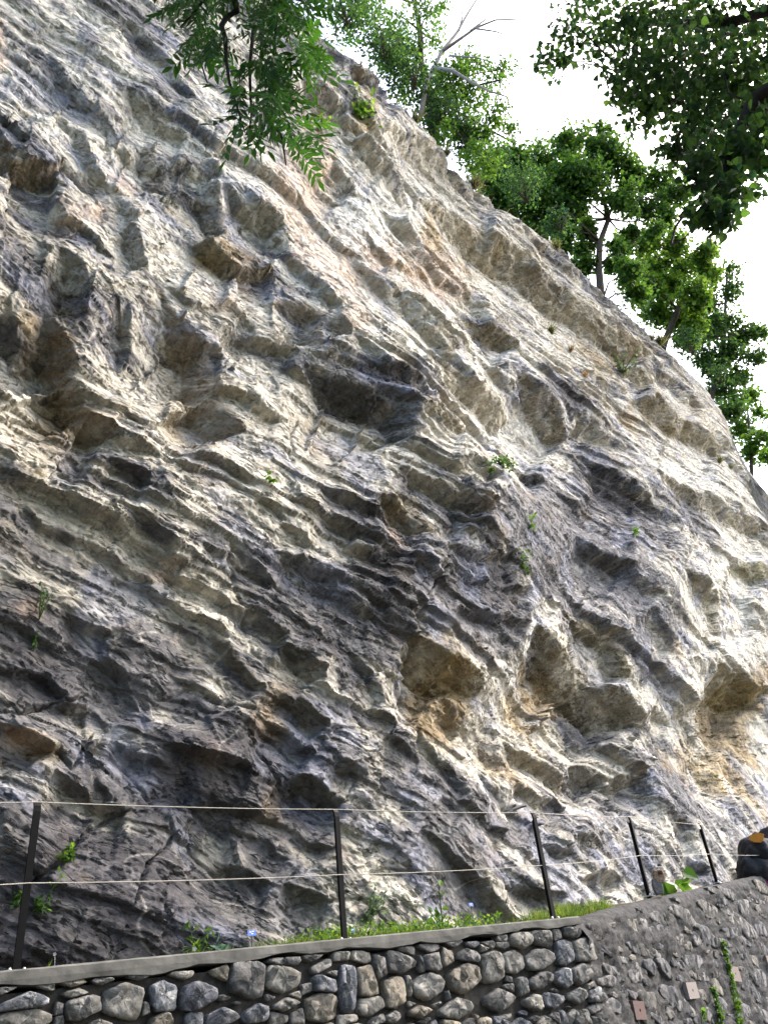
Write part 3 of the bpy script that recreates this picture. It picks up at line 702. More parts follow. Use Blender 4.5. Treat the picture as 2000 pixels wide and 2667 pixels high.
SOIL = plain('soil', (.06, .052, .036), .5, 9)
GRAVEL = plain('trodden_gravel', (.08, .075, .06), .35, 14)
CONC = plain('concrete', (.15, .147, .134), .42, 5, .012)
MORTAR = plain('old_mortar', (.072, .071, .07), .5, 16, .03)
DARKGAP = plain('shaded_backing', (.05, .047, .042), .4, 12, .02)
STEEL = plain('painted_steel', (.0045, .0045, .005), .3, 30, .001, .55, .12)
ZINC = plain('bright_steel', (.7, .7, .7), .1, 30, .001, .35, .5)
ROPE = plain('pale_cable', (.5, .47, .41), .12, 200, .001, .7, .3)

GZ = -1.6
gv = [(-300, -300, GZ), (300, -300, GZ), (300, 300, GZ), (-300, 300, GZ)]
g = MB(); g.add(gv, [(0, 1, 2, 3)])
tag(link('ground', g.mesh('ground'), None, GRAVEL), 'trodden gravel ground in front of the stone walls', None, None, 'structure')


def plane_hit(x, y, p0, n):
    r = ray(x, y); return r * (p0[0] * n[0] + p0[1] * n[1]) / (r[0] * n[0] + r[1] * n[1])


A0 = np.array([*(P1[:2] - nA * .13), 0.0])
J = plane_hit(1512, 2399, A0, nA)
aJ = (J[:2] - A0[:2]) @ dirA
zA = lambda a: .575 + (.805 - .575) * (a / np.linalg.norm((P3 - P1)[:2]))
def toA(x, y):
    h = plane_hit(x, y, A0, nA); return (h[:2] - A0[:2]) @ dirA, h[2]
def ptA(a, z, out=0.0):
    p = A0[:2] + dirA * a - nA * out; return (p[0], p[1], z)


dB = (P5[:2] - nB * .12) - J[:2]; dB /= np.linalg.norm(dB); nBB = np.array([-dB[1], dB[0]])
def toB(x, y):
    h = plane_hit(x, y, J, nBB); return (h[:2] - J[:2]) @ dB, h[2]
def ptB(b, z, out=0.0):
    p = J[:2] + dB * b - nBB * out; return (p[0], p[1], z)


topB = np.array([toB(*p) for p in [(1512, 2404), (1560, 2378), (1620, 2358), (1700, 2341), (1800, 2318), (1900, 2296), (2000, 2274), (2060, 2262)]])
topB = np.concatenate([topB, [[topB[-1, 0] + 4, topB[-1, 1] + .5]]])
zB = lambda b: np.interp(b, topB[:, 0], topB[:, 1])

# soil bed and upper path between walls and rock
bv = []; bf = []
st = [(ptA(a, zA(a) - .10, -.18), nA) for a in np.linspace(-5, aJ - .1, 26)] + [(ptB(b, zB(b) - .05, -.25), nBB) for b in np.linspace(.1, topB[-1, 0], 30)]
for p, n_ in st:
    for j, w in enumerate((0, .35, .8, 2.4)):
        bv.append((p[0] + n_[0] * w, p[1] + n_[1] * w, p[2] + (.05 if n_ is nA else .015) * j + .02 * math.sin(p[0] * 5 + j * 2)))
for i in range(len(st) - 1):
    for j in range(3): bf.append((i * 4 + j, i * 4 + j + 1, i * 4 + j + 5, i * 4 + j + 4))
g = MB(); g.add(bv, bf)
tag(link('soil_bed', g.mesh('soil_bed', True), None, SOIL), 'narrow strip of earth between wall top and cliff foot', None, None, 'structure')


# ------------------------------------------------------------------ stone walls
def stone_mat(name, c0, c1, c2, vein, warm=0.0):
    m = Mat(name); tc = m.n('TexCoord'); oi = m.n('ObjectInfo')
    add = m.n('VectorMath', operation='ADD'); m.l(tc.outputs['Object'], add.inputs[0])
    sc = m.n('VectorMath', operation='SCALE'); sc.inputs['Scale'].default_value = 37
    cb = m.n('CombineXYZ'); m.l(oi.outputs['Random'], cb.inputs[0]); m.l(oi.outputs['Random'], cb.inputs[2])
    m.l(cb.outputs[0], sc.inputs[0]); m.l(sc.outputs[0], add.inputs[1])
    n1 = m.noise(9, 8, .66, add.outputs[0], .7); n2 = m.noise(30, 6, .7, add.outputs[0]); n3 = m.noise(5, 3, .5, add.outputs[0], 1.5)
    c = m.ramp(n1.outputs[0], [(.28, c0), (.5, c1), (.75, c2)]).outputs[0]
    v = m.ramp(n3.outputs[0], [(.47, (0, 0, 0)), (.5, (1, 1, 1)), (.53, (0, 0, 0))])
    vm = m.n('Math', operation='MULTIPLY'); m.l(v.outputs[0], vm.inputs[0]); vm.inputs[1].default_value = vein
    c = m.mix(vm.outputs[0], c, (.5, .49, .46))
    c = m.mix(.8, c, m.ramp(oi.outputs['Random'], [(0, (.55, .55, .58)), (.5, (.95, .95, .95)), (1, (1.4, 1.36, 1.25))]).outputs[0], 'MULTIPLY')
    c = m.mix(.6, c, m.ramp(n2.outputs[0], [(.3, (.6, .6, .6)), (.7, (1.35, 1.35, 1.35))]).outputs[0], 'MULTIPLY')
    vo = m.n('TexVoronoi'); vo.inputs['Scale'].default_value = 13; m.l(add.outputs[0], vo.inputs['Vector'])
    sb = m.n('VectorMath', operation='SUBTRACT'); m.l(add.outputs[0], sb.inputs[0]); m.l(vo.outputs['Position'], sb.inputs[1])
    s5 = m.n('VectorMath', operation='SUBTRACT'); m.l(vo.outputs['Color'], s5.inputs[0]); s5.inputs[1].default_value = (.5, .5, .5)
    dt = m.n('VectorMath', operation='DOT_PRODUCT'); m.l(sb.outputs[0], dt.inputs[0]); m.l(s5.outputs[0], dt.inputs[1])
    bc = m.n('Bump'); bc.inputs['Distance'].default_value = 1.3; bc.inputs['Strength'].default_value = .9; m.l(dt.outputs['Value'], bc.inputs['Height'])
    sx = m.n('SeparateXYZ'); m.l(vo.outputs['Color'], sx.inputs[0])
    c = m.mix(.55, c, m.ramp(sx.outputs[1], [(0, (.68, .68, .7)), (1, (1.3, 1.3, 1.26))]).outputs[0], 'MULTIPLY')
    b = m.bump(n1.outputs[0], .02, .8, bc.outputs[0])
    b2 = m.n('Bump'); b2.inputs['Distance'].default_value = .008; b2.inputs['Strength'].default_value = .8
    m.l(n2.outputs[0], b2.inputs['Height']); m.l(b, b2.inputs['Normal']); m.l(b2.outputs[0], m.b.inputs['Normal'])
    return m.base(c, .85, .25)


ST_GREY = stone_mat('grey_stone', (.095, .094, .09), (.185, .182, .172), (.32, .315, .298), .2)
ST_BLUE = stone_mat('blue_grey_stone', (.08, .086, .102), (.15, .16, .182), (.3, .312, .34), .5)
ST_TAN = stone_mat('tan_stone', (.13, .115, .09), (.22, .2, .165), (.33, .305, .26), .2)


def box_outline(rs, w, h, n=24, ex=3.0, lump=.2):
    ph = [rs.random() * 6.28 for _ in range(3)]; out = []
    for j in range(n):
        a = 2 * math.pi * j / n; ca, sa = math.cos(a), math.sin(a); k = (abs(ca) ** ex + abs(sa) ** ex) ** (-1 / ex)
        k *= 1 + lump * (.3 * math.sin(2 * a + ph[0]) + .5 * math.sin(3 * a + ph[1]) + .3 * math.sin(5 * a + ph[2])); out.append((ca * k * w / 2, sa * k * h / 2))
    return out


def stone_mesh(rs, outline, depth):
    """a broken building stone from its outline; local x along the wall, y out of it, z up"""
    ph = [rs.random() * 6.28 for _ in range(8)]; radii = (1.0, 1.0, .99, .955, .84, .62, .4, .18); n = len(outline)
    w = max(p[0] for p in outline) - min(p[0] for p in outline); h = max(p[1] for p in outline) - min(p[1] for p in outline)
    planes = [(rs.uniform(0, 6.28), rs.uniform(.2, .8), rs.uniform(.9, 1.15)) for _ in range(3)]; tx, tz = rs.uniform(-.3, .3), rs.uniform(-.3, .3)
    V = []
    for i, r in enumerate(radii):
        for (ox, oz) in outline:
            x, z = ox * r, oz * r; X, Zz_ = 2 * x / w, 2 * z / h
            if i == 0: y = -.06
            else:
                y = (1 - r ** 14) * .5 + .45 + tx * X + tz * Zz_
                for pa, ps, pd in planes: y = min(y, pd + .2 - ps * max(0, X * math.cos(pa) + Zz_ * math.sin(pa)) * .8)
                y += .08 * (math.sin(X * 4 + ph[3]) * math.sin(Zz_ * 4 + ph[4]) + .6 * math.sin(X * 9 + ph[5] + Zz_ * 6)) + rs.uniform(-.09, .09) * (1 - .5 * (r > .98))
                y = max(y, .04) * depth
            V.append((x, y, z))
    m_ = len(radii); V.append((0, sum(v[1] for v in V[-n:]) / n, 0))
    Fs = [(i * n + j, i * n + (j + 1) % n, (i + 1) * n + (j + 1) % n, (i + 1) * n + j) for i in range(m_ - 1) for j in range(n)]
    b = (m_ - 1) * n; Fs += [(b + j, b + (j + 1) % n, len(V) - 1) for j in range(n)]
    me = bpy.data.meshes.new('stone'); me.from_pydata(V, [], [f[::-1] for f in Fs])
    me.polygons.foreach_set('use_smooth', [True] * len(me.polygons)); me.update()
    return me


def fit_outlines(rs, items, gap, n=30, over=1.3, roof=None):
    """outlines of stones that fit against their neighbours: items (a, z, w, h) -> outline points round (a, z)"""
    res = []
    for i, (a, z, w, h) in enumerate(items):
        r_ = .12 * min(w, h); P_ = [(-w * over / 2 + r_, -h * over / 2), (w * over / 2 - r_, -h * over / 2), (w * over / 2, -h * over / 2 + r_), (w * over / 2, h * over / 2 - r_), (w * over / 2 - r_, h * over / 2), (-w * over / 2 + r_, h * over / 2), (-w * over / 2, h * over / 2 - r_), (-w * over / 2, -h * over / 2 + r_)]
        cuts = []
        for j, (a2, z2, w2, h2) in enumerate(items):
            dx, dz = a2 - a, z2 - z; d = math.hypot(dx, dz)
            if j == i or d > (w + h + w2 + h2) * .8 or d < 1e-4: continue
            best = None                                   # the flattest separating side wins
            gx = abs(dx) - (w + w2) / 2; gz = abs(dz) - (h + h2) / 2
            if gx > gz: nx, nz, t = math.copysign(1, dx), .0, w / 2 + gx / 2
            else: nx, nz, t = .0, math.copysign(1, dz), h / 2 + gz / 2
            tilt = .42 * (dz / d if nx else dx / d) ; nx, nz = nx + (tilt if not nx else 0), nz + (tilt if not nz else 0); l = math.hypot(nx, nz)
            cuts.append((nx / l, nz / l, max(t - gap, .25 * min(w, h))))
        for _ in range(4):
            al = rs.uniform(0, 6.283); nx, nz = math.cos(al), math.sin(al); cuts.append((nx, nz, (abs(nx) * w + abs(nz) * h) / 2 * rs.uniform(.86, 1.06)))
        if roof is not None: cuts.append((0.0, 1.0, roof(a) - z))
        for nx, nz, t in cuts:
            Q = []
            for k in range(len(P_)):
                p, q = P_[k], P_[(k + 1) % len(P_)]; dp, dq = p[0] * nx + p[1] * nz - t, q[0] * nx + q[1] * nz - t
                if dp <= 0: Q.append(p)
                if dp * dq < 0: f = dp / (dp - dq); Q.append((p[0] + (q[0] - p[0]) * f, p[1] + (q[1] - p[1]) * f))
            if len(Q) >= 3: P_ = Q
        out = []
        for k in range(n):
            al = 2 * math.pi * k / n; ca, sa = math.cos(al), math.sin(al); best = 1e9
            for m_ in range(len(P_)):
                p, q = P_[m_], P_[(m_ + 1) % len(P_)]; ex, ez = q[0] - p[0], q[1] - p[1]; den = ca * ez - sa * ex
                if abs(den) < 1e-9: continue
                t = (p[0] * ez - p[1] * ex) / den; s_ = (p[0] * sa - p[1] * ca) / den
                if t > 0 and -1e-6 <= s_ <= 1 + 1e-6: best = min(best, t)
            if best > 1e8: best = min(w, h) * .4
            out.append(best)
        out = [.1 * out[k - 1] + .8 * out[k] + .1 * out[(k + 1) % n] for k in range(n)]
        out = [r * rs.uniform(.94, 1.02) for r in out]
        res.append([(r * math.cos(2 * math.pi * k / n), r * math.sin(2 * math.pi * k / n)) for k, r in enumerate(out)])
    return res


def frame(pt, d, n, ang=0.0):
    X = Vector((d[0], d[1], 0)); Y = Vector((-n[0], -n[1], 0)); Zv = Vector((0, 0, 1))
    X, Zv = X * math.cos(ang) + Zv * math.sin(ang), Zv * math.cos(ang) - X * math.sin(ang)
    m_ = Matrix((X, Y, Zv)).transposed().to_4x4(); m_.translation = Vector(pt); return m_


STONES = [(20, 2578, 66, 20), (72, 2605, 150, 50), (70, 2648, 150, 42), (120, 2567, 56, 18), (190, 2560, 90, 24), (205, 2586, 112, 28), (155, 2630, 28, 30), (158, 2656, 30, 25), (217, 2622, 100, 66), (262, 2660, 78, 22),
 (320, 2605, 106, 102), (270, 2560, 76, 18), (365, 2545, 76, 22), (385, 2627, 22, 30), (425, 2592, 72, 84), (420, 2655, 60, 34), (478, 2545, 66, 22), (518, 2592, 100, 84), (580, 2538, 48, 36), (642, 2560, 104, 96), (737, 2550, 102, 76), (740, 2505, 96, 24),
 (620, 2613, 90, 15), (577, 2640, 95, 46), (672, 2637, 66, 52), (508, 2655, 50, 40), (725, 2655, 56, 40), (743, 2615, 80, 50), (778, 2645, 40, 46), (800, 2575, 32, 28), (765, 2592, 40, 16), (702, 2602, 32, 20), (835, 2625, 92, 82), (845, 2562, 62, 46), (838, 2517, 60, 28),
 (862, 2535, 36, 14), (812, 2496, 70, 22), (890, 2490, 46, 24), (905, 2572, 50, 136), (957, 2552, 50, 76), (940, 2497, 56, 30), (968, 2625, 72, 46), (992, 2522, 44, 56), (985, 2658, 60, 34), (903, 2656, 60, 30),
 (1043, 2507, 90, 58), (1098, 2512, 14, 46), (1125, 2504, 50, 42), (1162, 2494, 32, 56), (1217, 2487, 64, 40), (1282, 2516, 66, 92), (1338, 2507, 56, 66), (1401, 2500, 74, 60), (1470, 2480, 46, 66), (1512, 2476, 42, 60), (1114, 2472, 72, 20), (1060, 2478, 48, 18), (1181, 2461, 56, 20),
 (1231, 2462, 40, 14), (1273, 2461, 40, 20), (1309, 2463, 40, 22), (1307, 2445, 32, 14), (1358, 2453, 66, 38), (1409, 2441, 64, 40), (1488, 2425, 50, 38), (1450, 2432, 26, 30), (1027, 2583, 60, 86), (1116, 2574, 90, 82), (1210, 2551, 84, 96), (1297, 2601, 126, 86), (1405, 2554, 76, 50), (1465, 2549, 52, 56), (1514, 2536, 66, 56),
 (1358, 2572, 40, 46), (1325, 2572, 26, 26), (1323, 2551, 20, 22), (1090, 2634, 76, 38), (1184, 2627, 112, 82), (1389, 2616, 56, 56), (1438, 2608, 62, 50), (1503, 2598, 58, 46), (1548, 2590, 28, 32), (1548, 2627, 46, 38), (1494, 2650, 62, 42), (1438, 2652, 46, 36), (1387, 2657, 60, 30), (1311, 2657, 76, 28), (1018, 2655, 56, 46),
 (1101, 2664, 60, 20), (1550, 2659, 40, 30), (1239, 2648, 22, 24), (1535, 2567, 20, 18), (1362, 2637, 40, 30), (1074, 2614, 26, 14), (1136, 2617, 26, 14), (1165, 2598, 14, 30), (1064, 2569, 12, 60), (1258, 2470, 20, 30), (1440, 2578, 30, 16), (590, 2598, 40, 14), (1480, 2622, 40, 10)]
BLUE = {(518, 2592), (577, 2640), (672, 2637), (905, 2572), (845, 2562), (1465, 2549), (1548, 2590), (425, 2592), (1362, 2637), (72, 2605), (1470, 2480), (1438, 2608), (1231, 2462), (508, 2655)}
TANS = {(957, 2552), (580, 2538), (1027, 2583), (508, 2655), (1090, 2634), (835, 2625), (1162, 2494), (190, 2560), (1239, 2648), (1210, 2551), (420, 2655)}
wallA = empty('dry_stone_wall', ptA(1.0, GZ), 'dry stone retaining wall of grey and bluish rubble under the concrete coping', 'stone wall')
def child(name, me, parent, mat, mw=None):
    o = link(name, me, parent, mat)
    o.matrix_world = Matrix.Identity(4) if mw is None else mw
    o.matrix_parent_inverse = Matrix.Identity(4)
    o.matrix_basis = Matrix.Translation(-parent.location) @ (Matrix.Identity(4) if mw is None else mw)
    return o


# backing
a0 = -5.0
mb = MB(); na, nz = 90, 24; vs = []
for i in range(na + 1):
    a = a0 + (aJ + .02 - a0) * i / na
    for j in range(nz + 1):
        z = GZ - .1 + (zA(a) - .13 - GZ + .1) * j / nz
        vs.append(ptA(a, z, -.035 + random.uniform(-.015, .012)))
mb.add(vs, [(i * (nz + 1) + j, (i + 1) * (nz + 1) + j, (i + 1) * (nz + 1) + j + 1, i * (nz + 1) + j + 1) for i in range(na) for j in range(nz)])
child('packing', mb.mesh('packing', False), wallA, DARKGAP)
# coping
mb = MB(); vs = []; n = 120
for i in range(n + 1):
    a = a0 + (aJ - .02 - a0) * i / n; z = zA(a); e = lambda s: random.uniform(-s, s)
    low = .085 + .012 * math.sin(a * 2.3) + .012 * math.sin(a * 9) + e(.006)
    for out, dz in ((-.30, -.14), (-.30, 0), (.0, .0), (.018, -.012), (.022, -.06), (.02, -low), (-.12, -low - .01)):
        vs.append(ptA(a, z + dz + e(.0015), out + e(.002)))
mb.add(vs, [(i * 7 + j, i * 7 + j + 1, (i + 1) * 7 + j + 1, (i + 1) * 7 + j) for i in range(n) for j in range(6)] + [tuple(range(7)), tuple(n * 7 + j for j in range(6, -1, -1))])
child('coping', mb.mesh('coping', False), wallA, CONC)
rs = random.Random(5)
items = []; mats = []
for x, y, w, h in STONES:
    a, z = toA(x, y); a1, _ = toA(x - w / 2, y + .05 * w); a2, _ = toA(x + w / 2, y - .05 * w); _, z1 = toA(x, y + h / 2); _, z2 = toA(x, y - h / 2)
    items.append((a, z, a2 - a1, z2 - z1)); mats.append(ST_BLUE if (x, y) in BLUE else ST_TAN if (x, y) in TANS else ST_GREY)
for row in range(3):                                     # courses just under the picture
    a = -2.2
    while a < aJ - .1:
        w = rs.uniform(.16, .34); zb = toA(1000, 2690)[1] - .19 * row
        items.append((a + w / 2, zb + (a - 2.6) * -.028 - (.05 if a < 0 else 0), w * .96, rs.uniform(.16, .19))); mats.append(rs.choice((ST_GREY, ST_GREY, ST_BLUE, ST_TAN))); a += w
for row in range(5):                                     # and a stretch to the left of it
    a = -2.6
    while a < -.42:
        w = rs.uniform(.16, .34)
        items.append((a + w / 2, zA(a) - .26 - .19 * row, w * .96, rs.uniform(.16, .19))); mats.append(rs.choice((ST_GREY, ST_GREY, ST_BLUE, ST_TAN))); a += w
for it, ol, mt in zip(items, fit_outlines(rs, items, .0015, over=1.5, roof=lambda a: zA(a) - .092), mats):
    me = stone_mesh(rs, ol, rs.uniform(.045, .075) if it[2] * it[3] > .02 else rs.uniform(.025, .045)); me.materials.append(mt)
    child('stone', me, wallA, None, frame(ptA(it[0], it[1], -.02), dirA, nA, 0))

# ---- mortared wall on the right
wallB = empty('mortared_stone_wall', ptB(1.0, GZ), 'dark mortared rubble wall with rounded top rising to the right', 'stone wall')
nb, nz = 260, 110; bs = np.linspace(-.02, topB[-1, 0], nb + 1)
Bb, Zt = np.meshgrid(bs, np.linspace(0, 1, nz + 1), indexing='ij')
ZT = zB(Bb); Zz = GZ - .1 + (ZT - GZ + .1) * Zt
outm = .04 * fbm(Bb * 2.2, Zz * 2.2, 301, 4, .65) + .02 * ridged(Bb * 8, Zz * 6, 303, 3) + .014 * fbm(Bb * 22, Zz * 22, 305, 2)
rnd = np.clip((Zz - (ZT - .16)) / .16, 0, 1)
outm -= .13 * (1 - np.sqrt(np.clip(1 - rnd ** 2, 0, 1)))
pb = J[:2][None, None] + dB * Bb[..., None] - nBB * outm[..., None]
Vb = np.concatenate([pb, Zz[..., None]], -1)
capm = np.linspace(0, 1, 8)[None, 1:]
cz = ZT[:, -1:] - .02 * capm + .012 * fbm(bs[:, None] * 6, capm * 3, 307, 2)
cp = (J[:2] + dB * bs[:, None])[:, None] + nBB * (.13 + .3 * capm)[..., None]
Vb = np.concatenate([Vb, np.concatenate([cp, cz[..., None]], -1)], 1)
nn = Vb.shape[1]; ii, jj = np.meshgrid(np.arange(nb), np.arange(nn - 1), indexing='ij'); q0 = (ii * nn + jj).ravel()
child('wall_body', mesh_np('wall_body', Vb.reshape(-1, 3), np.stack([q0, q0 + nn, q0 + nn + 1, q0 + 1], 1)), wallB, MORTAR)
RUB = [(1645, 2410, 26, 36), (1705, 2391, 28, 30), (1732, 2391, 15, 34), (1774, 2383, 55, 42), (1841, 2369, 46, 40), (1895, 2375, 45, 22), (1934, 2363, 28, 42), (1892, 2327, 38, 26), (1949, 2344, 16, 12), (1976, 2348, 24, 14), (1982, 2312, 40, 30), (1979, 2372, 30, 30), (1898, 2427, 40, 34), (1943, 2421, 34, 50),
 (1976, 2418, 28, 40), (1841, 2442, 44, 52), (1732, 2451, 18, 18), (1765, 2448, 26, 28), (1810, 2448, 18, 34), (1548, 2430, 36, 34), (1645, 2466, 30, 36), (1801, 2505, 50, 42), (1726, 2520, 34, 48), (1651, 2535, 36, 56), (1687, 2517, 28, 40), (1590, 2529, 44, 30), (1853, 2511, 24, 24), (1892, 2490, 26, 42), (1931, 2484, 22, 36),
 (1982, 2472, 30, 34), (1970, 2547, 40, 56), (1943, 2568, 34, 46), (1741, 2592, 44, 62), (1690, 2610, 56, 60), (1596, 2622, 48, 40), (1862, 2571, 26, 44), (1828, 2595, 24, 34), (1780, 2625, 40, 44), (1946, 2632, 34, 40), (1874, 2617, 30, 40), (1711, 2655, 40, 28), (1837, 2640, 20, 40), (1982, 2643, 36, 40), (1578, 2556, 50, 30),
 (1620, 2640, 30, 26), (1600, 2470, 30, 20), (1575, 2480, 24, 22), (1620, 2500, 26, 18), (1690, 2450, 22, 20), (1850, 2320, 20, 12), (1560, 2600, 30, 24), (1600, 2590, 26, 18), (1770, 2550, 26, 20), (1640, 2590, 22, 26), (1910, 2580, 20, 26), (1930, 2530, 22, 22), (1870, 2400, 18, 14), (1810, 2410, 22, 14), (1680, 2560, 24, 20), (1660, 2370, 18, 12), (1760, 2345, 20, 10), (1590, 2410, 24, 16),
 (2040, 2330, 40, 30), (2030, 2440, 40, 44), (2040, 2560, 44, 44), (1600, 2700, 50, 40), (1700, 2710, 46, 44), (1800, 2705, 46, 40), (1900, 2700, 44, 44), (1980, 2710, 40, 40)]
rs = random.Random(9)
taken = [(x, y, w, h) for x, y, w, h in RUB]
for _ in range(3000):
    x, y = rs.uniform(1545, 2060), rs.uniform(2300, 2700); w, h = rs.uniform(14, 34), rs.uniform(14, 38)
    if y < 2410 - .275 * (x - 1530) + 14 + h / 2 or x < 1545 + .21 * (y - 2400) + w / 2: continue
    if any(abs(x - a) < (w + c) * .47 and abs(y - b) < (h + d) * .47 for a, b, c, d in taken) or any(abs(x - a) < 30 and abs(y - b) < 36 for a, b in ((1650, 2633), (1789, 2581), (1902, 2538), (1999, 2512))): continue
    taken.append((x, y, w, h)); RUB.append((x, y, w, h))
ST_RUB = stone_mat('dull_rubble', (.075, .075, .078), (.125, .125, .131), (.19, .19, .197), .15)
ST_RUBT = stone_mat('dull_tan_rubble', (.08, .077, .07), (.13, .125, .115), (.19, .183, .165), .15)
for x, y, w, h in RUB:
    b, z = toB(x, y); b1, _ = toB(x - w / 2, y); b2, _ = toB(x + w / 2, y); _, z1 = toB(x, y + h / 2); _, z2 = toB(x, y - h / 2)
    me = stone_mesh(rs, box_outline(rs, (b2 - b1), z2 - z1, 16, 2.4, .3), rs.uniform(.012, .034)); me.materials.append(ST_RUBT if rs.random() < .4 else ST_RUB)
    child('stone', me, wallB, None, frame(ptB(b, z, .008), dB, nBB, rs.uniform(-.25, .1)))
# pierced bricks set in the wall
def brick_mat(name, c):
    return plain(name, c, .2, 40, .003, .9, .1)
for x, y, w, h, c, ang, nm in [(1650, 2633, 29, 50, (.15, .108, .10), 0, 'dull red brick'), (1789, 2581, 27, 44, (.27, .242, .225), .05, 'pale pink brick'), (1902, 2538, 23, 40, (.23, .198, .18), .0, None), (1999, 2512, 22, 44, (.23, .198, .18), .04, None)]:
    b, z = toB(x, y); b1, _ = toB(x - w / 2, y); b2, _ = toB(x + w / 2, y); _, z1 = toB(x, y + h / 2); _, z2 = toB(x, y - h / 2)
    w_, h_ = b2 - b1, z2 - z1; k = 20; V = []
    for yy in (0.0, .05):
        for j in range(k):
            a = 2 * math.pi * (j + .5) / k; ca, sa = math.cos(a), math.sin(a); s_ = 1 / max(abs(ca), abs(sa))
            V.append((ca * s_ * w_ / 2, yy, sa * s_ * h_ / 2))
    for yy in (.05, .012):
        for j in range(k):
            a = 2 * math.pi * (j + .5) / k; V.append((math.cos(a) * .016, yy, math.sin(a) * .016))
    fs = []
    for r0 in (0, 1, 2): fs += [(r0 * k + j, (r0 + 1) * k + j, (r0 + 1) * k + (j + 1) % k, r0 * k + (j + 1) % k) for j in range(k)]
    mb = MB(); mb.add(V, fs); o = child('brick', mb.mesh('brick', False), wallB, brick_mat(nm or 'pink_brick', c), frame(ptB(b, z, .02), dB, nBB, ang - .05))
    if nm: o['label'] = nm + ' with a round hole in it'
    hb = MB(); hb.add([(math.cos(j * .5236) * .0158, .013, math.sin(j * .5236) * .0158) for j in range(12)], [tuple(range(11, -1, -1))])
    h_o = link('hole', hb.mesh('hole'), o, DARKGAP)

# ------------------------------------------------------------------ cable fence
fence = empty('cable_fence', P1, 'black steel post fence with two pale cables along the wall top', 'fence')
posts = [(P1, (100, 2080)), (P2, (877, 2100)), (P3, (1385, 2108)), (P4, (1640, 2120)), (P5, (1825, 2140))]
TOPS = []
for (p, tp), dd, nn_ in zip(posts, (dirA, dirA, dirA, dB, dB), (nA, nA, nA, nBB, nBB)):
    r = ray(*tp); hgt = r[2] * p[1] - p[2]; TOPS.append(hgt)
    mb = MB(); d3 = Vector((*dd, 0)); n3 = Vector((*nn_, 0))
    pts = [Vector((0, 0, 0)), Vector((0, 0, hgt * .5)), Vector((0, 0, hgt - .07)), Vector((0, 0, hgt - .03)) - n3 * -.008, Vector((0, 0, hgt)) + n3 * .025]
    vs = []
    for q in pts:
        for sx, sy in ((-1, -1), (1, -1), (1, 1), (-1, 1)): vs.append(q + d3 * sx * .024 + n3 * sy * .010)
    mb.add(vs, [(i * 4 + j, i * 4 + (j + 1) % 4, i * 4 + 4 + (j + 1) % 4, i * 4 + 4 + j) for i in range(4) for j in range(4)] + [(3, 2, 1, 0), (16, 17, 18, 19)])
    # stiffening web behind
    vs = []
    for zz in (0, hgt - .09):
        for sx, sy in ((-1, 1), (1, 1), (1, 4.5), (-1, 4.5)): vs.append(Vector((0, 0, zz)) + d3 * sx * .004 + n3 * sy * .010)
    mb.add(vs, [(j, (j + 1) % 4, 4 + (j + 1) % 4, 4 + j) for j in range(4)] + [(3, 2, 1, 0), (4, 5, 6, 7)])
    po = child('post', mb.mesh('post', False), fence, STEEL, Matrix.Translation(Vector(p) - Vector((0, 0, .02))))
    mb = MB(); mb.box((0, 0, .024), d3 * .13, n3 * .09, (0, 0, .01)); pl = mb.mesh('base_plate', False, .002)
    link('base_plate', pl, po, STEEL if p is not P4 and p is not P5 else ZINC)
    for sx in (-.045, .045):
        mb = MB(); c = d3 * sx - n3 * .02 + Vector((0, 0, .028)); mb.tube([c, c + Vector((0, 0, .014)), c + Vector((0, 0, .026))], [.013, .013, .006], 8)
        link('bolt', mb.mesh('bolt', True), po, ZINC)


def cable(pts, sag, name='cable'):
    out = []
    for i in range(len(pts) - 1):
        a, b = Vector(pts[i]), Vector(pts[i + 1])
        for t in np.linspace(0, 1, 10, endpoint=False): out.append(a.lerp(b, t) - Vector((0, 0, sag * 4 * t * (1 - t))))
    out.append(Vector(pts[-1])); mb = MB(); mb.tube([v - Vector(P1) for v in out], .0036, 6)
    return child(name, mb.mesh(name, True), fence, ROPE, Matrix.Translation(Vector(P1)))


def at(x, y, Y): r = ray(x, y); return r * Y
yv = [p[1] for p, _ in posts]
up_ = [at(-420, 2079, 4.9)] + [at(x, y, Y - .02) for (x, y), Y in zip([(99, 2089), (878, 2108), (1386, 2116), (1643, 2127), (1828, 2148)], yv)] + [at(1965, 2163, plane_hit(1965, 2280, J, nBB)[1] + .1)]
lo_ = [at(-420, 2310, 4.9)] + [at(x, y, Y - .02) for (x, y), Y in zip([(74, 2300), (888, 2278), (1411, 2254), (1668, 2228), (1850, 2224)], yv)] + [at(1992, 2227, plane_hit(1992, 2276, J, nBB)[1] + .1)]
cable(up_, .012); cable(lo_, .012)

# ------------------------------------------------------------------ vegetation
def leaf_mat(name, trans=.45, gloss=.25):
    m = Mat(name); at_ = m.n('Attribute', attribute_name='col')
    m.b.inputs['Roughness'].default_value = .5; m.b.inputs['Specular IOR Level'].default_value = gloss
    m.l(at_.outputs['Color'], m.b.inputs['Base Color'])
    tr = m.n('BsdfTranslucent'); hs = m.n('HueSaturation'); hs.inputs['Hue'].default_value = .475; hs.inputs['Saturation'].default_value = 1.1; hs.inputs['Value'].default_value = 1.7
    m.l(at_.outputs['Color'], hs.inputs['Color']); m.l(hs.outputs[0], tr.inputs[0])
    mx = m.n('MixShader'); mx.inputs[0].default_value = trans
    m.l(m.b.outputs[0], mx.inputs[1]); m.l(tr.outputs[0], mx.inputs[2]); m.l(mx.outputs[0], m.out.inputs[0])
    return m.m


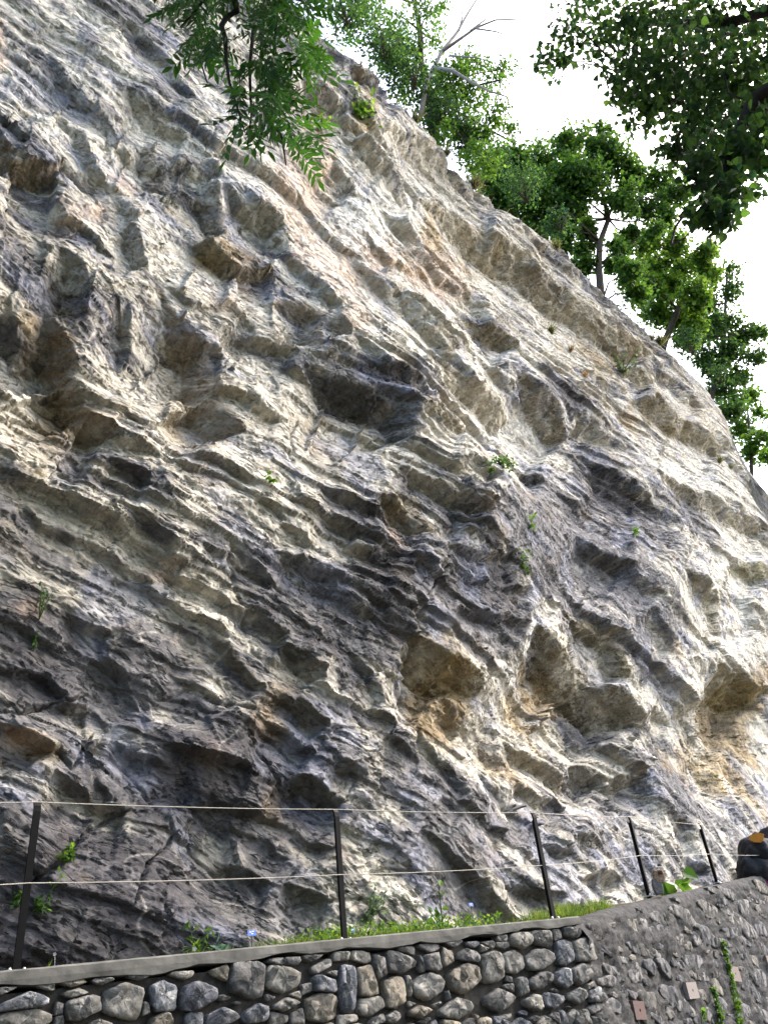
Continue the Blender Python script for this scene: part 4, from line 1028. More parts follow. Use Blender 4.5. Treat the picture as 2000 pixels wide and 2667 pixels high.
LEAF = leaf_mat('leaf_tissue', .55)
BARK = plain('bark', (.085, .068, .05), .4, 12, .02)
DEADWOOD = plain('bleached_wood', (.36, .32, .28), .3, 10, .01)
SHAPES = {  # outline x (across), y (along), fan from the first point
 'diamond': [(0, 0), (.32, .45), (0, 1), (-.32, .45)],
 'heart': [(0, 0), (.42, .1), (.46, .42), (.2, .78), (0, 1), (-.2, .78), (-.46, .42), (-.42, .1)],
 'lobed': [(0, 0), (.5, .12), (.3, .4), (.42, .72), (0, 1), (-.42, .72), (-.3, .4), (-.5, .12)],
 'narrow': [(0, 0), (.13, .4), (0, 1), (-.13, .4)],
}


def leaves(name, cen, size, shape, cols, droop=.5, parent=None, loc=None, var=.35, flat=.6):
    """cen (n,3) leaf positions; one mesh of real leaf blades"""
    n_ = len(cen); sh = np.array(SHAPES[shape]); k = len(sh)
    d = RNG.normal(size=(n_, 3)); d[:, 2] -= droop * 2; d /= np.linalg.norm(d, axis=1)[:, None]
    up = RNG.normal(size=(n_, 3)) * flat; up[:, 2] += 1; s = np.cross(d, up); s /= np.linalg.norm(s, axis=1)[:, None] + 1e-9
    nn_ = np.cross(s, d); sz = size * RNG.uniform(.65, 1.25, n_)
    fold = np.abs(sh[:, 0])[None, :, None] * .35
    V = cen[:, None] + (sh[None, :, :1] * s[:, None] + sh[None, :, 1:] * d[:, None] + fold * nn_[:, None]) * sz[:, None, None]
    base = np.arange(n_)[:, None] * k
    if k == 4: Fs = np.concatenate([base + np.array([[0, 1, 2]]), base + np.array([[0, 2, 3]])])
    else: Fs = np.concatenate([base + np.array([[0, i, i + 1]]) for i in range(1, k - 1)])
    cols = np.asarray(cols, float)
    cc = cols[RNG.integers(0, len(cols), n_)] * (1 + var * RNG.uniform(-1, 1, (n_, 1)))
    me = mesh_np(name, V.reshape(-1, 3) - (0 if loc is None else np.array(loc)), Fs, False, np.repeat(np.clip(cc, .005, .9), k, 0))
    o = link(name, me, parent, LEAF); return o


def blob(c, r, n_, sub=7, squash=.75):
    """leaf positions in a lumpy clump"""
    c = np.asarray(c); sc = RNG.normal(size=(sub, 3)); sc /= np.linalg.norm(sc, axis=1)[:, None]; sc *= (RNG.uniform(.25, .85, (sub, 1)) * r); sc[:, 2] *= squash
    p = RNG.normal(size=(n_, 3)) * r * .26
    return c + sc[RNG.integers(0, sub, n_)] + p


GREENS = [(.035, .085, .02), (.045, .11, .025), (.06, .14, .03), (.03, .07, .02)]
BRIGHT = [(.06, .15, .025), (.09, .19, .03), (.07, .16, .03), (.045, .12, .022)]
YELLOW = [(.10, .19, .03), (.09, .18, .03), (.13, .21, .04)]
DEEP = [(.02, .05, .018), (.028, .065, .02), (.022, .055, .025)]


def tree(name, base, trunk, clumps, leafsize, shape, label, cat='tree', group=None, dens=1.0, cols=GREENS, r0=.16, twigs=True, extra=None, bark=None):
    base = np.asarray(base, float)
    t = empty(name, base, label, cat, group)
    loc = np.array(base)
    mb = MB(); tp = [np.array(p) for p in trunk]
    rad = np.linspace(r0, r0 * .35, len(tp)); mb.tube([p - loc for p in tp], list(rad), 8)
    link('trunk', mb.mesh('trunk', True), t, bark or BARK)
    if twigs:
        mb = MB()
        for c, r, n_ in clumps:
            c = np.array(c); dist = [np.linalg.norm(p - c) + .6 * max(0, p[2] - c[2]) for p in tp[1:]]; s = tp[1 + int(np.argmin(dist))]
            mid = s * .5 + c * .5 + RNG.normal(size=3) * .12 * np.linalg.norm(c - s) + np.array([0, 0, .08 * np.linalg.norm(c - s)])
            mb.tube([s - loc, s * .7 + mid * .3 - loc, mid - loc, mid * .4 + c * .6 - loc, c - loc], [r0 * .32, r0 * .26, r0 * .18, r0 * .11, r0 * .04], 5)
            for _ in range(3):
                e = c + RNG.normal(size=3) * r * .5; mb.tube([mid * .3 + c * .7 - loc, (mid * .3 + c * .7 + e) / 2 + RNG.normal(size=3) * .04 - loc, e - loc], [r0 * .09, r0 * .06, r0 * .03], 4)
        link('branches', mb.mesh('branches', True), t, bark or BARK)['kind'] = 'stuff'
    if extra is not None:
        for pts, rr in extra:
            mb = MB(); mb.tube([np.array(p) - loc for p in pts], list(np.linspace(rr, rr * .25, len(pts))), 6); link('dead_branch', mb.mesh('dead_branch', True), t, DEADWOOD)
    pos = np.concatenate([blob(c, r, max(6, int(n_ * dens))) for c, r, n_ in clumps])
    o = leaves('foliage', pos, leafsize, shape, cols, .35, t, loc); o['kind'] = 'stuff'
    return t


def pxc(lst, Y, jit, npm=1.0, base_n=420):
    """clumps from survey points: (px, py, r px) at depth Y"""
    out = []
    for x, y, r in lst:
        Yj = Y + RNG.uniform(-jit, jit); c = at(x, y, Yj); m_ = np.linalg.norm(c) / F; out.append((c, r * m_ * .95, int(base_n * npm * (r / 50) ** 2)))
    return out
def edge_point(x, y):
    """a point on the plateau just behind the skyline at picture point (x, y)"""
    return at(x, y, 1.0)


# --- trees on the cliff top
Y1 = 14.5
T1 = pxc([(930, 50, 60), (1000, 20, 60), (1050, 110, 60), (1090, 30, 50), (1000, 120, 60), (1140, 110, 38), (1180, 180, 55), (1230, 160, 45), (1280, 205, 42), (1315, 180, 32), (1190, 240, 60), (1130, 230, 70), (1235, 275, 55), (1290, 300, 44), (1330, 330, 28), (1200, 330, 55), (1255, 345, 42), (1180, 300, 60), (880, 10, 50), (840, -20, 40), (1060, 180, 60), (1150, 20, 26), (940, -60, 70), (1040, -70, 70), (1235, 400, 42), (1285, 430, 38), (1160, 350, 40), (1100, 285, 42), (1060, 240, 38), (1010, 170, 40)], Y1, .7, 1.0, 420)
Y0_ = Y1; Y1 = Y1 - 1.0
ex = [([at(1096, 300, Y1), at(1110, 215, Y1), at(1128, 180, Y1), at(1150, 135, Y1), at(1190, 85, Y1), at(1215, 40, Y1), at(1240, 0, Y1 + .3), at(1262, -30, Y1 + .4)], .085),
      ([at(1150, 135, Y1), at(1200, 100, Y1 - .2), at(1240, 72, Y1 - .3), at(1290, 52, Y1 - .3), at(1350, 50, Y1 - .4)], .06), ([at(1235, 74, Y1 - .3), at(1290, 82, Y1 - .4), at(1340, 100, Y1 - .5)], .035),
      ([at(1225, 80, Y1 - .3), at(1265, 50, Y1 - .2), at(1300, 18, Y1 - .1)], .035), ([at(1195, 80, Y1), at(1205, 40, Y1 + .2), at(1200, 20, Y1 + .2)], .04),
      ([at(1128, 175, Y1), at(1180, 185, Y1 - .5), at(1230, 215, Y1 - .7), at(1270, 236, Y1 - .8), at(1320, 252, Y1 - .8)], .07), ([at(1170, 145, Y1 - .2), at(1240, 150, Y1 - .5), at(1290, 163, Y1 - .6)], .035)]
Y1 = Y0_
tree('cliff_top_tree', at(1130, 380, Y1 + .2), [at(1130, 385, Y1 + .2), at(1118, 250, Y1 + .2), at(1096, 160, Y1 + .4), at(1093, 80, Y1 + .4), at(1080, 10, Y1 + .4), at(1086, -60, Y1 + .4)], T1, .13, 'diamond', 'thin tree with bare bleached branches on the highest part of the cliff edge', 'tree', 'trees along the cliff top', 1, BRIGHT, .15, extra=ex)
Y2 = 25.0
T2 = pxc([(1280, 460, 60), (1340, 430, 60), (1400, 425, 60), (1470, 405, 60), (1540, 395, 55), (1565, 345, 26), (1475, 370, 26), (1590, 430, 60), (1650, 455, 55), (1710, 485, 52), (1755, 515, 40), (1300, 530, 60), (1380, 520, 70), (1450, 530, 70), (1400, 590, 50), (1480, 630, 40), (1540, 470, 60), (1620, 520, 50), (1680, 540, 45), (1730, 570, 36), (1510, 690, 36), (1440, 480, 60), (1490, 460, 60), (1640, 610, 34), (1700, 600, 30), (1350, 480, 60), (1600, 680, 34), (1400, 550, 50), (1450, 590, 42), (1520, 650, 36), (1480, 570, 46), (1525, 605, 34), (1605, 650, 30), (1625, 710, 40), (1660, 765, 36), (1330, 520, 46)], Y2, 1.2, 1.0, 1000)
tree('spreading_tree', at(1560, 900, Y2), [at(1560, 905, Y2), at(1566, 790, Y2), at(1558, 690, Y2), at(1562, 630, Y2), at(1584, 570, Y2), at(1572, 520, Y2), at(1560, 460, Y2)], T2, .17, 'lobed', 'broad dark green tree with a forked trunk showing, at the middle of the cliff edge', 'tree', 'trees along the cliff top', 1, GREENS + BRIGHT, .2)
Y3 = 30.5
T3 = pxc([(1660, 630, 46), (1700, 680, 52), (1740, 645, 48), (1780, 690, 50), (1830, 670, 40), (1740, 745, 52), (1800, 780, 50), (1690, 760, 46), (1640, 720, 36), (1760, 830, 46), (1845, 725, 36), (1710, 820, 46), (1850, 650, 26), (1800, 860, 40)], Y3, 1.2, 1.0, 950)
tree('leaning_tree', at(1700, 990, Y3), [at(1700, 1000, Y3), at(1730, 890, Y3), at(1765, 805, Y3), at(1810, 765, Y3), at(1836, 730, Y3), at(1848, 690, Y3)], T3, .2, 'lobed', 'yellow green sunlit tree with a leaning trunk, right of the spreading tree', 'tree', 'trees along the cliff top', 1, BRIGHT + YELLOW, .2)
Y4 = 35.5
T4 = pxc([(1800, 880, 44), (1840, 930, 42), (1880, 1000, 40), (1905, 1070, 40), (1790, 840, 40), (1880, 760, 42), (1900, 830, 52), (1850, 850, 46), (1940, 880, 46), (1890, 920, 48), (1960, 920, 32), (1860, 960, 36), (1920, 980, 42), (1975, 865, 26), (1900, 700, 26), (1830, 800, 40)], Y4, 1.2, 1.0, 820)
tree('thin_leaved_tree', at(1846, 1180, Y4), [at(1846, 1190, Y4), at(1850, 1040, Y4), at(1868, 960, Y4), at(1885, 880, Y4), at(1888, 790, Y4), at(1892, 710, Y4)], T4, .27, 'diamond', 'airy small leaved tree near the right end of the skyline', 'tree', 'trees along the cliff top', 1, GREENS, .18)
T5 = pxc([(1905, 1050, 38), (1950, 1035, 36), (1935, 1105, 44), (1975, 1140, 38), (1950, 1180, 30), (1985, 1070, 24), (1995, 1190, 30)], Y4 + 2.5, 1.0, 1.0, 800)
tree('low_tree', at(1960, 1390, Y4 + 2.5), [at(1960, 1400, Y4 + 2.5), at(1955, 1170, Y4 + 2.5), at(1945, 1060, Y4 + 2.5)], T5, .27, 'diamond', 'low green tree at the far right end of the cliff edge', 'tree', 'trees along the cliff top', 1, BRIGHT, .14)
# --- shrubs along the edge
for x, y, r, Y, lb in [(880, 40, 55, 11.6, 'topmost dark shrub overhanging the cliff edge'), (975, 125, 55, 12.3, 'second shrub from the top of the cliff edge'), (1050, 215, 55, 13.1, 'dark shrub under the bare bleached branches'),
                       (1125, 300, 55, 14.0, 'shrub on the edge below the bleached dead tree'), (1195, 375, 50, 15.0, 'shrub on the edge where the skyline steps'), (1255, 425, 55, 16.4, 'rounded shrub left of the spreading tree'),
                       (1340, 500, 55, 18.2, 'shrub under the left side of the spreading tree'), (1430, 590, 40, 20.6, 'small shrub left of the forked trunk'), (1640, 780, 40, 26.5, 'shrub below the yellow green tree'), (1770, 900, 42, 29.8, 'shrub between leaning tree and airy tree'), (1850, 985, 32, 33.0, 'small shrub below the airy tree')]:
    r *= 1.15; c = at(x + 20, y - 12, Y); m_ = np.linalg.norm(c) / F
    tt_ = empty('edge_shrub', c, lb, 'shrub', 'shrubs along the cliff top')
    mb = MB()
    for _ in range(7):
        e = RNG.normal(size=3) * r * m_ * .4; e[2] = abs(e[2]); mb.tube([(0, 0, -r * m_ * .9), e * .5 + np.array([0, 0, -.3 * r * m_]), e], [.03, .02, .008], 5)
    link('stems', mb.mesh('stems', True), tt_, BARK)
    o = leaves('foliage', blob((0, 0, 0), r * m_, int(620 * (r / 50) ** 2), 14), .11 if Y < 20 else .16, 'diamond', DEEP + GREENS, .2, tt_); o['kind'] = 'stuff'

# --- tufts and small plants rooted on the rock
GRASSC = [(.08, .10, .035), (.11, .12, .045), (.06, .09, .025), (.14, .13, .06)]
def tuft(x, y, hpx, n_, label, cols=GRASSC, cat='grass tuft', name='grass_tuft', spread=.35, pos=None, up=(.1, -.25, .6)):
    p = on_cliff(x, y) if pos is None else np.array(pos); m_ = np.linalg.norm(p) / F; h = hpx * m_ * .62
    t = empty(name, p, label, cat, 'plants growing on the rock' if pos is None else None)
    V = []; Fs = []
    for i in range(n_):
        b = RNG.normal(size=3) * h * .12; d = np.array(up) + RNG.normal(size=3) * spread; d /= np.linalg.norm(d); s = np.cross(d, RNG.normal(size=3)); s /= np.linalg.norm(s); w = h * .03
        l = h * RNG.uniform(.5, 1.1); e = b + d * l + np.array([0, 0, -.3 * l * RNG.random()]); mm = b + d * l * .55
        k_ = len(V); V += [b - s * w, b + s * w, mm + s * w * .7, mm - s * w * .7, e]; Fs += [(k_, k_ + 1, k_ + 2), (k_, k_ + 2, k_ + 3), (k_ + 3, k_ + 2, k_ + 4)]
    cc = np.repeat(np.array(cols)[RNG.integers(0, len(cols), n_)] * RNG.uniform(.7, 1.3, (n_, 1)), 5, 0)
    o = link('blades', mesh_np('blades', np.array(V), np.array(Fs), False, cc), t, LEAF); o['kind'] = 'stuff'; return t


def leafy(x, y, rpx, n_, size_px, label, cols=BRIGHT, shape='diamond', name='rock_plant', cat='plant', pos=None, up=(.25, -.35, .5), grp=True):
    p = on_cliff(x, y) if pos is None else np.array(pos); m_ = np.linalg.norm(p) / F; r = rpx * m_
    t = empty(name, p, label, cat, 'plants growing on the rock' if grp else None)
    mb = MB(); pos_ = []
    ns = max(3, n_ // 9)
    for i in range(ns):
        e = np.array(up) * r * 1.1 + RNG.normal(size=3) * r * .5; q = e * .5 + np.array([0, 0, r * .15]); mb.tube([(0, 0, 0), q, e], [r * .03, r * .022, r * .01], 4)
        for f in np.linspace(.3, 1.0, max(3, n_ // ns)): pos_.append(e * f + np.array([0, 0, r * .3 * f * (1 - f)]) + RNG.normal(size=3) * r * .08)
    link('stems', mb.mesh('stems', True), t, plain_green)
    o = leaves('foliage', np.array(pos_), size_px * m_, shape, cols, .1, t); o['kind'] = 'stuff'; return t


plain_green = plain('green_stem', (.07, .13, .03), .2, 20, 0)
tuft(1440, 862, 42, 120, 'straw green grass tuft on a pale ledge left of the olive beds'); tuft(1490, 912, 34, 90, 'small grass tuft with russet blades under a pale knob', GRASSC + [(.3, .14, .05)])
tuft(1525, 975, 32, 80, 'russet tuft at the foot of the pale knob', [(.24, .12, .05), (.12, .13, .04)]); tuft(1875, 1200, 34, 90, 'green tuft on the last pale bed near the skyline'); tuft(1905, 1215, 26, 60, 'dim tuft right of the last pale bed')
tuft(1290, 440, 60, 160, 'long dry grass hanging at the skyline under the shrubs'); tuft(1210, 385, 46, 120, 'pale grass stalks at the skyline step'); tuft(1140, 255, 50, 120, 'dry grass sticking out above the edge', GRASSC); tuft(1450, 640, 40, 120, 'grass at the skyline below the spreading tree'); tuft(1730, 870, 50, 130, 'soft grass patch on the skyline under the leaning tree'); tuft(1700, 880, 34, 90, 'short grass on the edge slab')
leafy(940, 305, 40, 150, 15, 'yellow green bush on the upper beds right of the hanging ash branch', YELLOW + BRIGHT); leafy(840, 335, 26, 60, 11, 'tiny yellow plant in the pink rock streak', YELLOW)
leafy(1310, 1212, 28, 110, 11, 'green cushion plant on top of the dark hump', GREENS); leafy(1275, 1228, 22, 50, 12, 'smaller cushion plant left of the dark hump top', BRIGHT)
leafy(1385, 1375, 32, 50, 10, 'fresh fern like sprig on the dark face below the hump', BRIGHT); leafy(1365, 1480, 34, 60, 12, 'narrow trailing plant at the pale rib', GREENS); leafy(1655, 1390, 14, 30, 10, 'tiny green plant on a dark bed', BRIGHT)
leafy(105, 1620, 50, 34, 11, 'spindly climbing plant on the dark left rock', GREENS, up=(.1, -.2, .9)); leafy(90, 1690, 30, 40, 11, 'low sprig under the spindly plant', GREENS)
leafy(705, 1252, 20, 36, 12, 'small green sprig at the foot of the vertical crack', BRIGHT); leafy(1620, 970, 40, 90, 11, 'grey green bush in the shaded olive overhang', [(.07, .1, .05), (.09, .12, .06)])
leafy(180, 2240, 26, 60, 14, 'green plant growing in the slanting crack of the dark boulder', BRIGHT); leafy(110, 2365, 34, 60, 16, 'dark leafy plant behind the first fence post', GREENS); leafy(45, 2350, 26, 40, 16, 'dark sprig left of the first fence post', GREENS)
leafy(965, 2395, 44, 130, 12, 'grey green cushion hanging at the cliff foot right of the second post', [(.08, .13, .07), (.1, .15, .08)])


# dry grass and scrub along the rim
ei = RNG.integers(0, NC - 40, 9000); ei = ei[(cu[ei] > 7) & (cu[ei] < 41)]; ei = ei[perlin(cu[ei] * 1.3, cu[ei] * 0 + .5, 161) + .5 * RNG.normal(size=len(ei)) * .4 > .05]
n_ = len(ei); pr_ = P[-1][ei] - N[-1][ei] * RNG.uniform(-.05, .7, (n_, 1)); pr_[:, :2] += np.stack([PT[:, 0], PT[:, 1]], 1)[np.searchsorted(PU, cu[ei]).clip(0, len(PT) - 1)] * RNG.normal(size=(n_, 1)) * .06
d = RNG.normal(size=(n_, 3)) * .5 + N[-1][ei] * .45; d[:, 2] += .75; d /= np.linalg.norm(d, axis=1)[:, None]; s = np.cross(d, RNG.normal(size=(n_, 3))); s /= np.linalg.norm(s, axis=1)[:, None]
l_ = RNG.uniform(.15, .6, (n_, 1)); w = l_ * .022; e = pr_ + d * l_; e[:, 2:] -= l_ * RNG.uniform(0, .5, (n_, 1)); mm = pr_ + d * l_ * .55
Vr = np.stack([pr_ - s * w, pr_ + s * w, mm + s * w, mm - s * w, e], 1).reshape(-1, 3); b0 = np.arange(n_)[:, None] * 5
rg = link('rim_grass', mesh_np('rim_grass', Vr, np.concatenate([b0 + np.array([[0, 1, 2]]), b0 + np.array([[0, 2, 3]]), b0 + np.array([[3, 2, 4]])]), False, np.repeat(np.array(GRASSC)[RNG.integers(0, 4, n_)] * RNG.uniform(.6, 1.3, (n_, 1)), 5, 0)), None, LEAF); tag(rg, 'dry grass fringe along the rim of the cliff', 'grass', None, 'stuff')


# --- bed plants between wall and rock
def bed(x, y, back=.30, A=True):
    """point on the soil behind the wall top seen at picture point (x, y on the top edge)"""
    if A:
        a, z = toA(x, y); p = ptA(a, zA(a) - .08, -back); return np.array(p)
    b, z = toB(x, y); return np.array(ptB(b, zB(b) - .05, -back))


leafy(0, 0, 46, 70, 24, 'yellow green leafy plant with a white flower on the wall top', YELLOW + BRIGHT, 'narrow', 'leafy_plant', 'plant', bed(556, 2488, .28), (.0, -.05, .75), False)
leafy(0, 0, 85, 26, 20, 'tall thin stalk plant standing in the grass by the cliff foot', BRIGHT, 'diamond', 'stalk_plant', 'plant', bed(1255, 2415, .55), (.0, 0, .95), False)
leafy(0, 0, 36, 9, 34, 'broad leaved bright plant behind the last fence post', BRIGHT, 'heart', 'broad_leaved_plant', 'plant', bed(1852, 2308, .45, False), (-.2, .1, .6), False)
leafy(0, 0, 34, 40, 22, 'small bluish plant beside the blue label', [(.1, .16, .12), (.08, .14, .1)], 'diamond', 'low_plant', 'plant', bed(615, 2478, .25), (.1, 0, .5), False)
leafy(0, 0, 40, 30, 24, 'low sprawling yellow plant at the left end of the wall top', YELLOW, 'narrow', 'sprawling_plant', 'plant', bed(165, 2530, .25), (.3, .1, .25), False)
leafy(0, 0, 30, 18, 24, 'thin arching sprig beside the fallen blue label', YELLOW, 'narrow', 'arching_sprig', 'plant', bed(215, 2525, .25), (.2, .1, .3), False)
wm = plain('white_petals', (.8, .8, .76), .05, 20, 0)
def petal_flower(p, r, mat, label, name='flower', n_=5):
    mb = MB()
    for j in range(n_):
        a = 2 * math.pi * j / n_; b_ = a + .55; d = np.array([math.cos(a), -.2, math.sin(a)]); e = np.array([math.cos(b_), -.2, math.sin(b_)]); g_ = np.array([math.cos(a - .55), -.2, math.sin(a - .55)])
        mb.add([(0, 0, 0), g_ * r * .7, d * r, e * r * .7], [(0, 1, 2, 3)])
    mb.tube([(0, 0.0, 0), (0, .01, -r * 2), (0, .02, -r * 5)], r * .08, 4)
    t = link(name, mb.mesh(name), None, mat, tuple(p)); tag(t, label, 'flower'); return t
petal_flower(bed(545, 2490, .22) + np.array([0, -.02, .12]), .018, wm, 'small white flower in front of the yellow green plant')
petal_flower(bed(172, 2530, .25) + np.array([0, 0, .17]), .014, wm, 'lone white flower on a stalk at the left end of the bed')
petal_flower(at(1986, 2263, plane_hit(1986, 2275, J, nBB)[1] - .08), .07, plain('magenta_petals', (.6, .03, .2), .1, 20, 0), 'magenta flower at the right edge above the dark wall', n_=7)

# grass strip
n_ = 15000; aw = RNG.beta(1.6, 1.1, n_) * (aJ - 1.0 - 1.75) + 1.75 + RNG.normal(size=n_) * .1
pos = []
bk = RNG.uniform(.12, .95, n_)
for i in range(n_):
    a = aw[i]
    p = ptA(a, zA(a) - .09 + .07 * bk[i], -bk[i] - .1); pos.append(p)
pos = np.array(pos)
nb_ = 5000; bbv = RNG.uniform(0, 1.9, nb_); bkb = RNG.uniform(.3, 1.0, nb_)
posb = np.array([ptB(b, zB(b) - .05 + .06 * k_, -k_) for b, k_ in zip(bbv, bkb)])
pos = np.concatenate([pos, posb]); n_ = len(pos)
thin = .35 + .65 * sstep(-.3, .4, perlin(pos[:, 0] * 2.2, pos[:, 1] * 2.2, 401)); hgt = RNG.uniform(.05, .20, n_) * thin
d = RNG.normal(size=(n_, 3)) * .33; d[:, 2] = 1; d /= np.linalg.norm(d, axis=1)[:, None]; s = np.cross(d, RNG.normal(size=(n_, 3))); s /= np.linalg.norm(s, axis=1)[:, None]
w = RNG.uniform(.002, .005, (n_, 1)); e = pos + d * hgt[:, None]; e[:, :2] += RNG.normal(size=(n_, 2)) * .03; mm = pos + d * hgt[:, None] * .5
V = np.stack([pos - s * w, pos + s * w, mm + s * w, mm - s * w, e], 1).reshape(-1, 3); b0 = np.arange(n_)[:, None] * 5
Fs = np.concatenate([b0 + np.array([[0, 1, 2]]), b0 + np.array([[0, 2, 3]]), b0 + np.array([[3, 2, 4]])])
gc = np.array([(.07, .15, .025), (.1, .18, .03), (.05, .11, .02), (.16, .19, .06)])[RNG.integers(0, 4, n_)] * RNG.uniform(.7, 1.3, (n_, 1))
gr = link('grass', mesh_np('grass', V, Fs, False, np.repeat(gc, 5, 0)), None, LEAF); tag(gr, 'strip of fresh green grass along the cliff foot behind the coping', 'grass', None, 'stuff')
# broad weeds in the grass
wd = np.array([ptA(a, zA(a) - .02 + random.uniform(0, .14), -random.uniform(.12, .8)) for a in RNG.uniform(2.4, aJ - .9, 1500)])
o = leaves('weeds', wd, .04, 'diamond', BRIGHT + YELLOW, -.2); tag(o, 'small leafy weeds mixed into the grass strip', 'weeds', None, 'stuff')

# --- plant labels
BLUEP = plain('blue_plastic', (.05, .16, .6), .1, 20, 0, .4, .4); INK = plain('white_print', (.85, .87, .9), .02, 10, 0)
for x, y, back, w_, tilt, lb in [(656, 2430, .32, .075, .0, 'small blue plant label upright against the pale rock by the yellow plant'), (232, 2519, .26, .09, .25, 'blue plant label lying low on the wall top at left'), (918, 2424, .30, .05, -.1, 'faded blue label just right of the second fence post'), (1226, 2356, .6, .06, .15, 'pale blue label in the grass beside the tall stalk plant')]:
    a, z = toA(x, y); zb_ = zA(a) - .08
    pp = plane_hit(x, y, A0 + np.array([*(nA * back), 0]), nA)
    t = empty('plant_label', (pp[0], pp[1], zb_), lb, 'plant label', 'blue plant labels')
    d3 = Vector((*dirA, 0)); n3 = Vector((*nA, 0)); up3 = (Vector((0, 0, 1)) + n3 * .25 + d3 * tilt).normalized(); ctr = Vector((0, 0, pp[2] - zb_))
    mb = MB(); mb.box(ctr, d3 * w_, n3 * .004, up3 * w_ * .55); pl = link('plate', mb.mesh('plate'), t, BLUEP)
    mb = MB()
    for k_, (q0_, q1_, hh) in enumerate([(-.3, -.02, .12), (.03, .25, .2), (-.1, .15, -.1)]): mb.box(ctr - n3 * .004 + d3 * w_ * (q0_ + q1_) / 2 + up3 * w_ * hh * .8, d3 * w_ * (q1_ - q0_), n3 * .001, up3 * w_ * .08)
    link('lettering', mb.mesh('lettering'), pl, INK)
    mb = MB(); mb.tube([Vector((0, 0, -.04)) + n3 * .004, ctr + n3 * .004], .0025, 5); link('stake', mb.mesh('stake'), t, STEEL)

# --- little stone marker by the fourth post
pm = np.array(ptB(toB(1712, 2335)[0], 0, -.55)); bq = toB(1712, 2335)[0]; pm[2] = zB(bq) - .03
pm = at(1711, 2326, pm[1]); t = empty('stone_marker', pm, 'small upright stone marker with tan head and pale cap behind the fourth post', 'stone marker')
m_ = np.linalg.norm(pm) / F; rs = random.Random(3)
def blockpart(name, cxp, cyp, w_, h_, mat, dep=.8, n_=10):
    mb = MB(); vs = []
    for yy, k_ in ((-.5, .88), (-.36, 1), (.36, 1), (.5, .88)):
        for j in range(n_):
            a = 2 * math.pi * (j + .5) / n_; ca, sa = math.cos(a), math.sin(a); s_ = (abs(ca) ** 5 + abs(sa) ** 5) ** -.2
            vs.append((ca * s_ * w_ * m_ / 2 * k_ * rs.uniform(.94, 1.06), yy * w_ * dep * m_, sa * s_ * h_ * m_ / 2 * k_ * rs.uniform(.95, 1.05)))
    mb.add(vs, [(i * n_ + j, i * n_ + (j + 1) % n_, (i + 1) * n_ + (j + 1) % n_, (i + 1) * n_ + j) for i in range(3) for j in range(n_)] + [tuple(range(n_ - 1, -1, -1)), tuple(3 * n_ + j for j in range(n_))])
    c = at(cxp, cyp, pm[1]) - pm; o = link(name, mb.mesh(name), t, mat, tuple(c)); return o
blockpart('base', 1711, 2309, 21, 34, plain('marker_grey', (.2, .19, .19), .3, 30)); hd = blockpart('head', 1714, 2283, 24, 28, plain('marker_tan', (.33, .24, .17), .35, 40)); blockpart('cap', 1717, 2264, 14, 11, plain('marker_pale', (.6, .58, .5), .15, 30)); blockpart('knob', 1716, 2255, 8, 9, plain('marker_dark', (.09, .08, .08), .2, 30))
mb = MB(); mb.box((3 * m_, -11 * m_, 6 * m_), (9 * m_, 0, 0), (0, 2 * m_, 0), (0, 0, 7 * m_)); link('recess', mb.mesh('recess', False, .002), hd, plain('marker_recess', (.09, .05, .03), .2, 30))

# --- dark boulders at the right end of the path
DARKR = plain('black_shaded_rock', (.020, .022, .027), .5, 5, .05, .7, .3)  # dark stone, with its deep shade put into the colour
YR = plane_hit(1975, 2280, J, nBB)[1] + .75; print('boulder depth', YR, 'cliff', on_cliff(1945, 2200)); pb_ = at(1975, 2335, YR); t = empty('boulder_stack', pb_, 'pile of almost black boulders with an orange plate at the right edge', 'boulder pile')
def rockball(r, seed, sq=(1, 1, .85)):
    me = bpy.data.meshes.new('boulder'); bm = bmesh.new(); bmesh.ops.create_icosphere(bm, subdivisions=4, radius=1)
    co_ = np.array([v.co[:] for v in bm.verts]); k_ = 1 + .22 * fbm(co_[:, 0] * 1.3 + seed, co_[:, 1] * 1.3 + co_[:, 2] * .9, seed, 3) + .12 * facets(co_[:, 0] * 2 + seed, co_[:, 2] * 2 + co_[:, 1] * 1.4, seed + 3, .8, 0)[0]
    for v, kk_ in zip(bm.verts, k_): v.co = Vector((v.co.x * sq[0], v.co.y * sq[1], v.co.z * sq[2])) * float(kk_) * r
    bm.to_mesh(me); bm.free(); me.polygons.foreach_set('use_smooth', [True] * len(me.polygons)); return me
for i, (x, y, r, dy) in enumerate([(1955, 2190, 44, 0), (1952, 2238, 48, .2), (1990, 2222, 46, -.1), (1962, 2285, 52, .0), (2015, 2285, 50, -.2), (2010, 2165, 46, .2), (2050, 2225, 50, .3), (1985, 2330, 46, .1), (2065, 2290, 50, .4), (2040, 2340, 50, .1), (1950, 2330, 40, .2), (2060, 2160, 44, .4)]):
    c = at(x + 14, y + 26, plane_hit(x + 14, 2280, J, nBB)[1] + .62 + .5 * dy); mm_ = np.linalg.norm(c) / F; link('boulder', rockball(r * mm_ * .86, i * 3 + 1), t, DARKR, tuple(c - pb_))
oc = at(1970, 2182, YR - .62) - pb_; mm_ = np.linalg.norm(pb_) / F; mb = MB()
o8 = [(-18, -2), (-8, 8), (6, 10), (18, 6), (12, -6), (6, -10), (-8, -8)]
vs = [oc + np.array([x * mm_, yy, y * mm_]) for yy in (0, .03) for x, y in o8]; mb.add(vs, [tuple(range(7)), tuple(range(13, 6, -1))] + [(j, j + 7, (j + 1) % 7 + 7, (j + 1) % 7) for j in range(7)])
link('orange_plate', mb.mesh('orange_plate'), t, plain('orange_paint', (.42, .17, .01), .15, 20, .002, .6, .3))

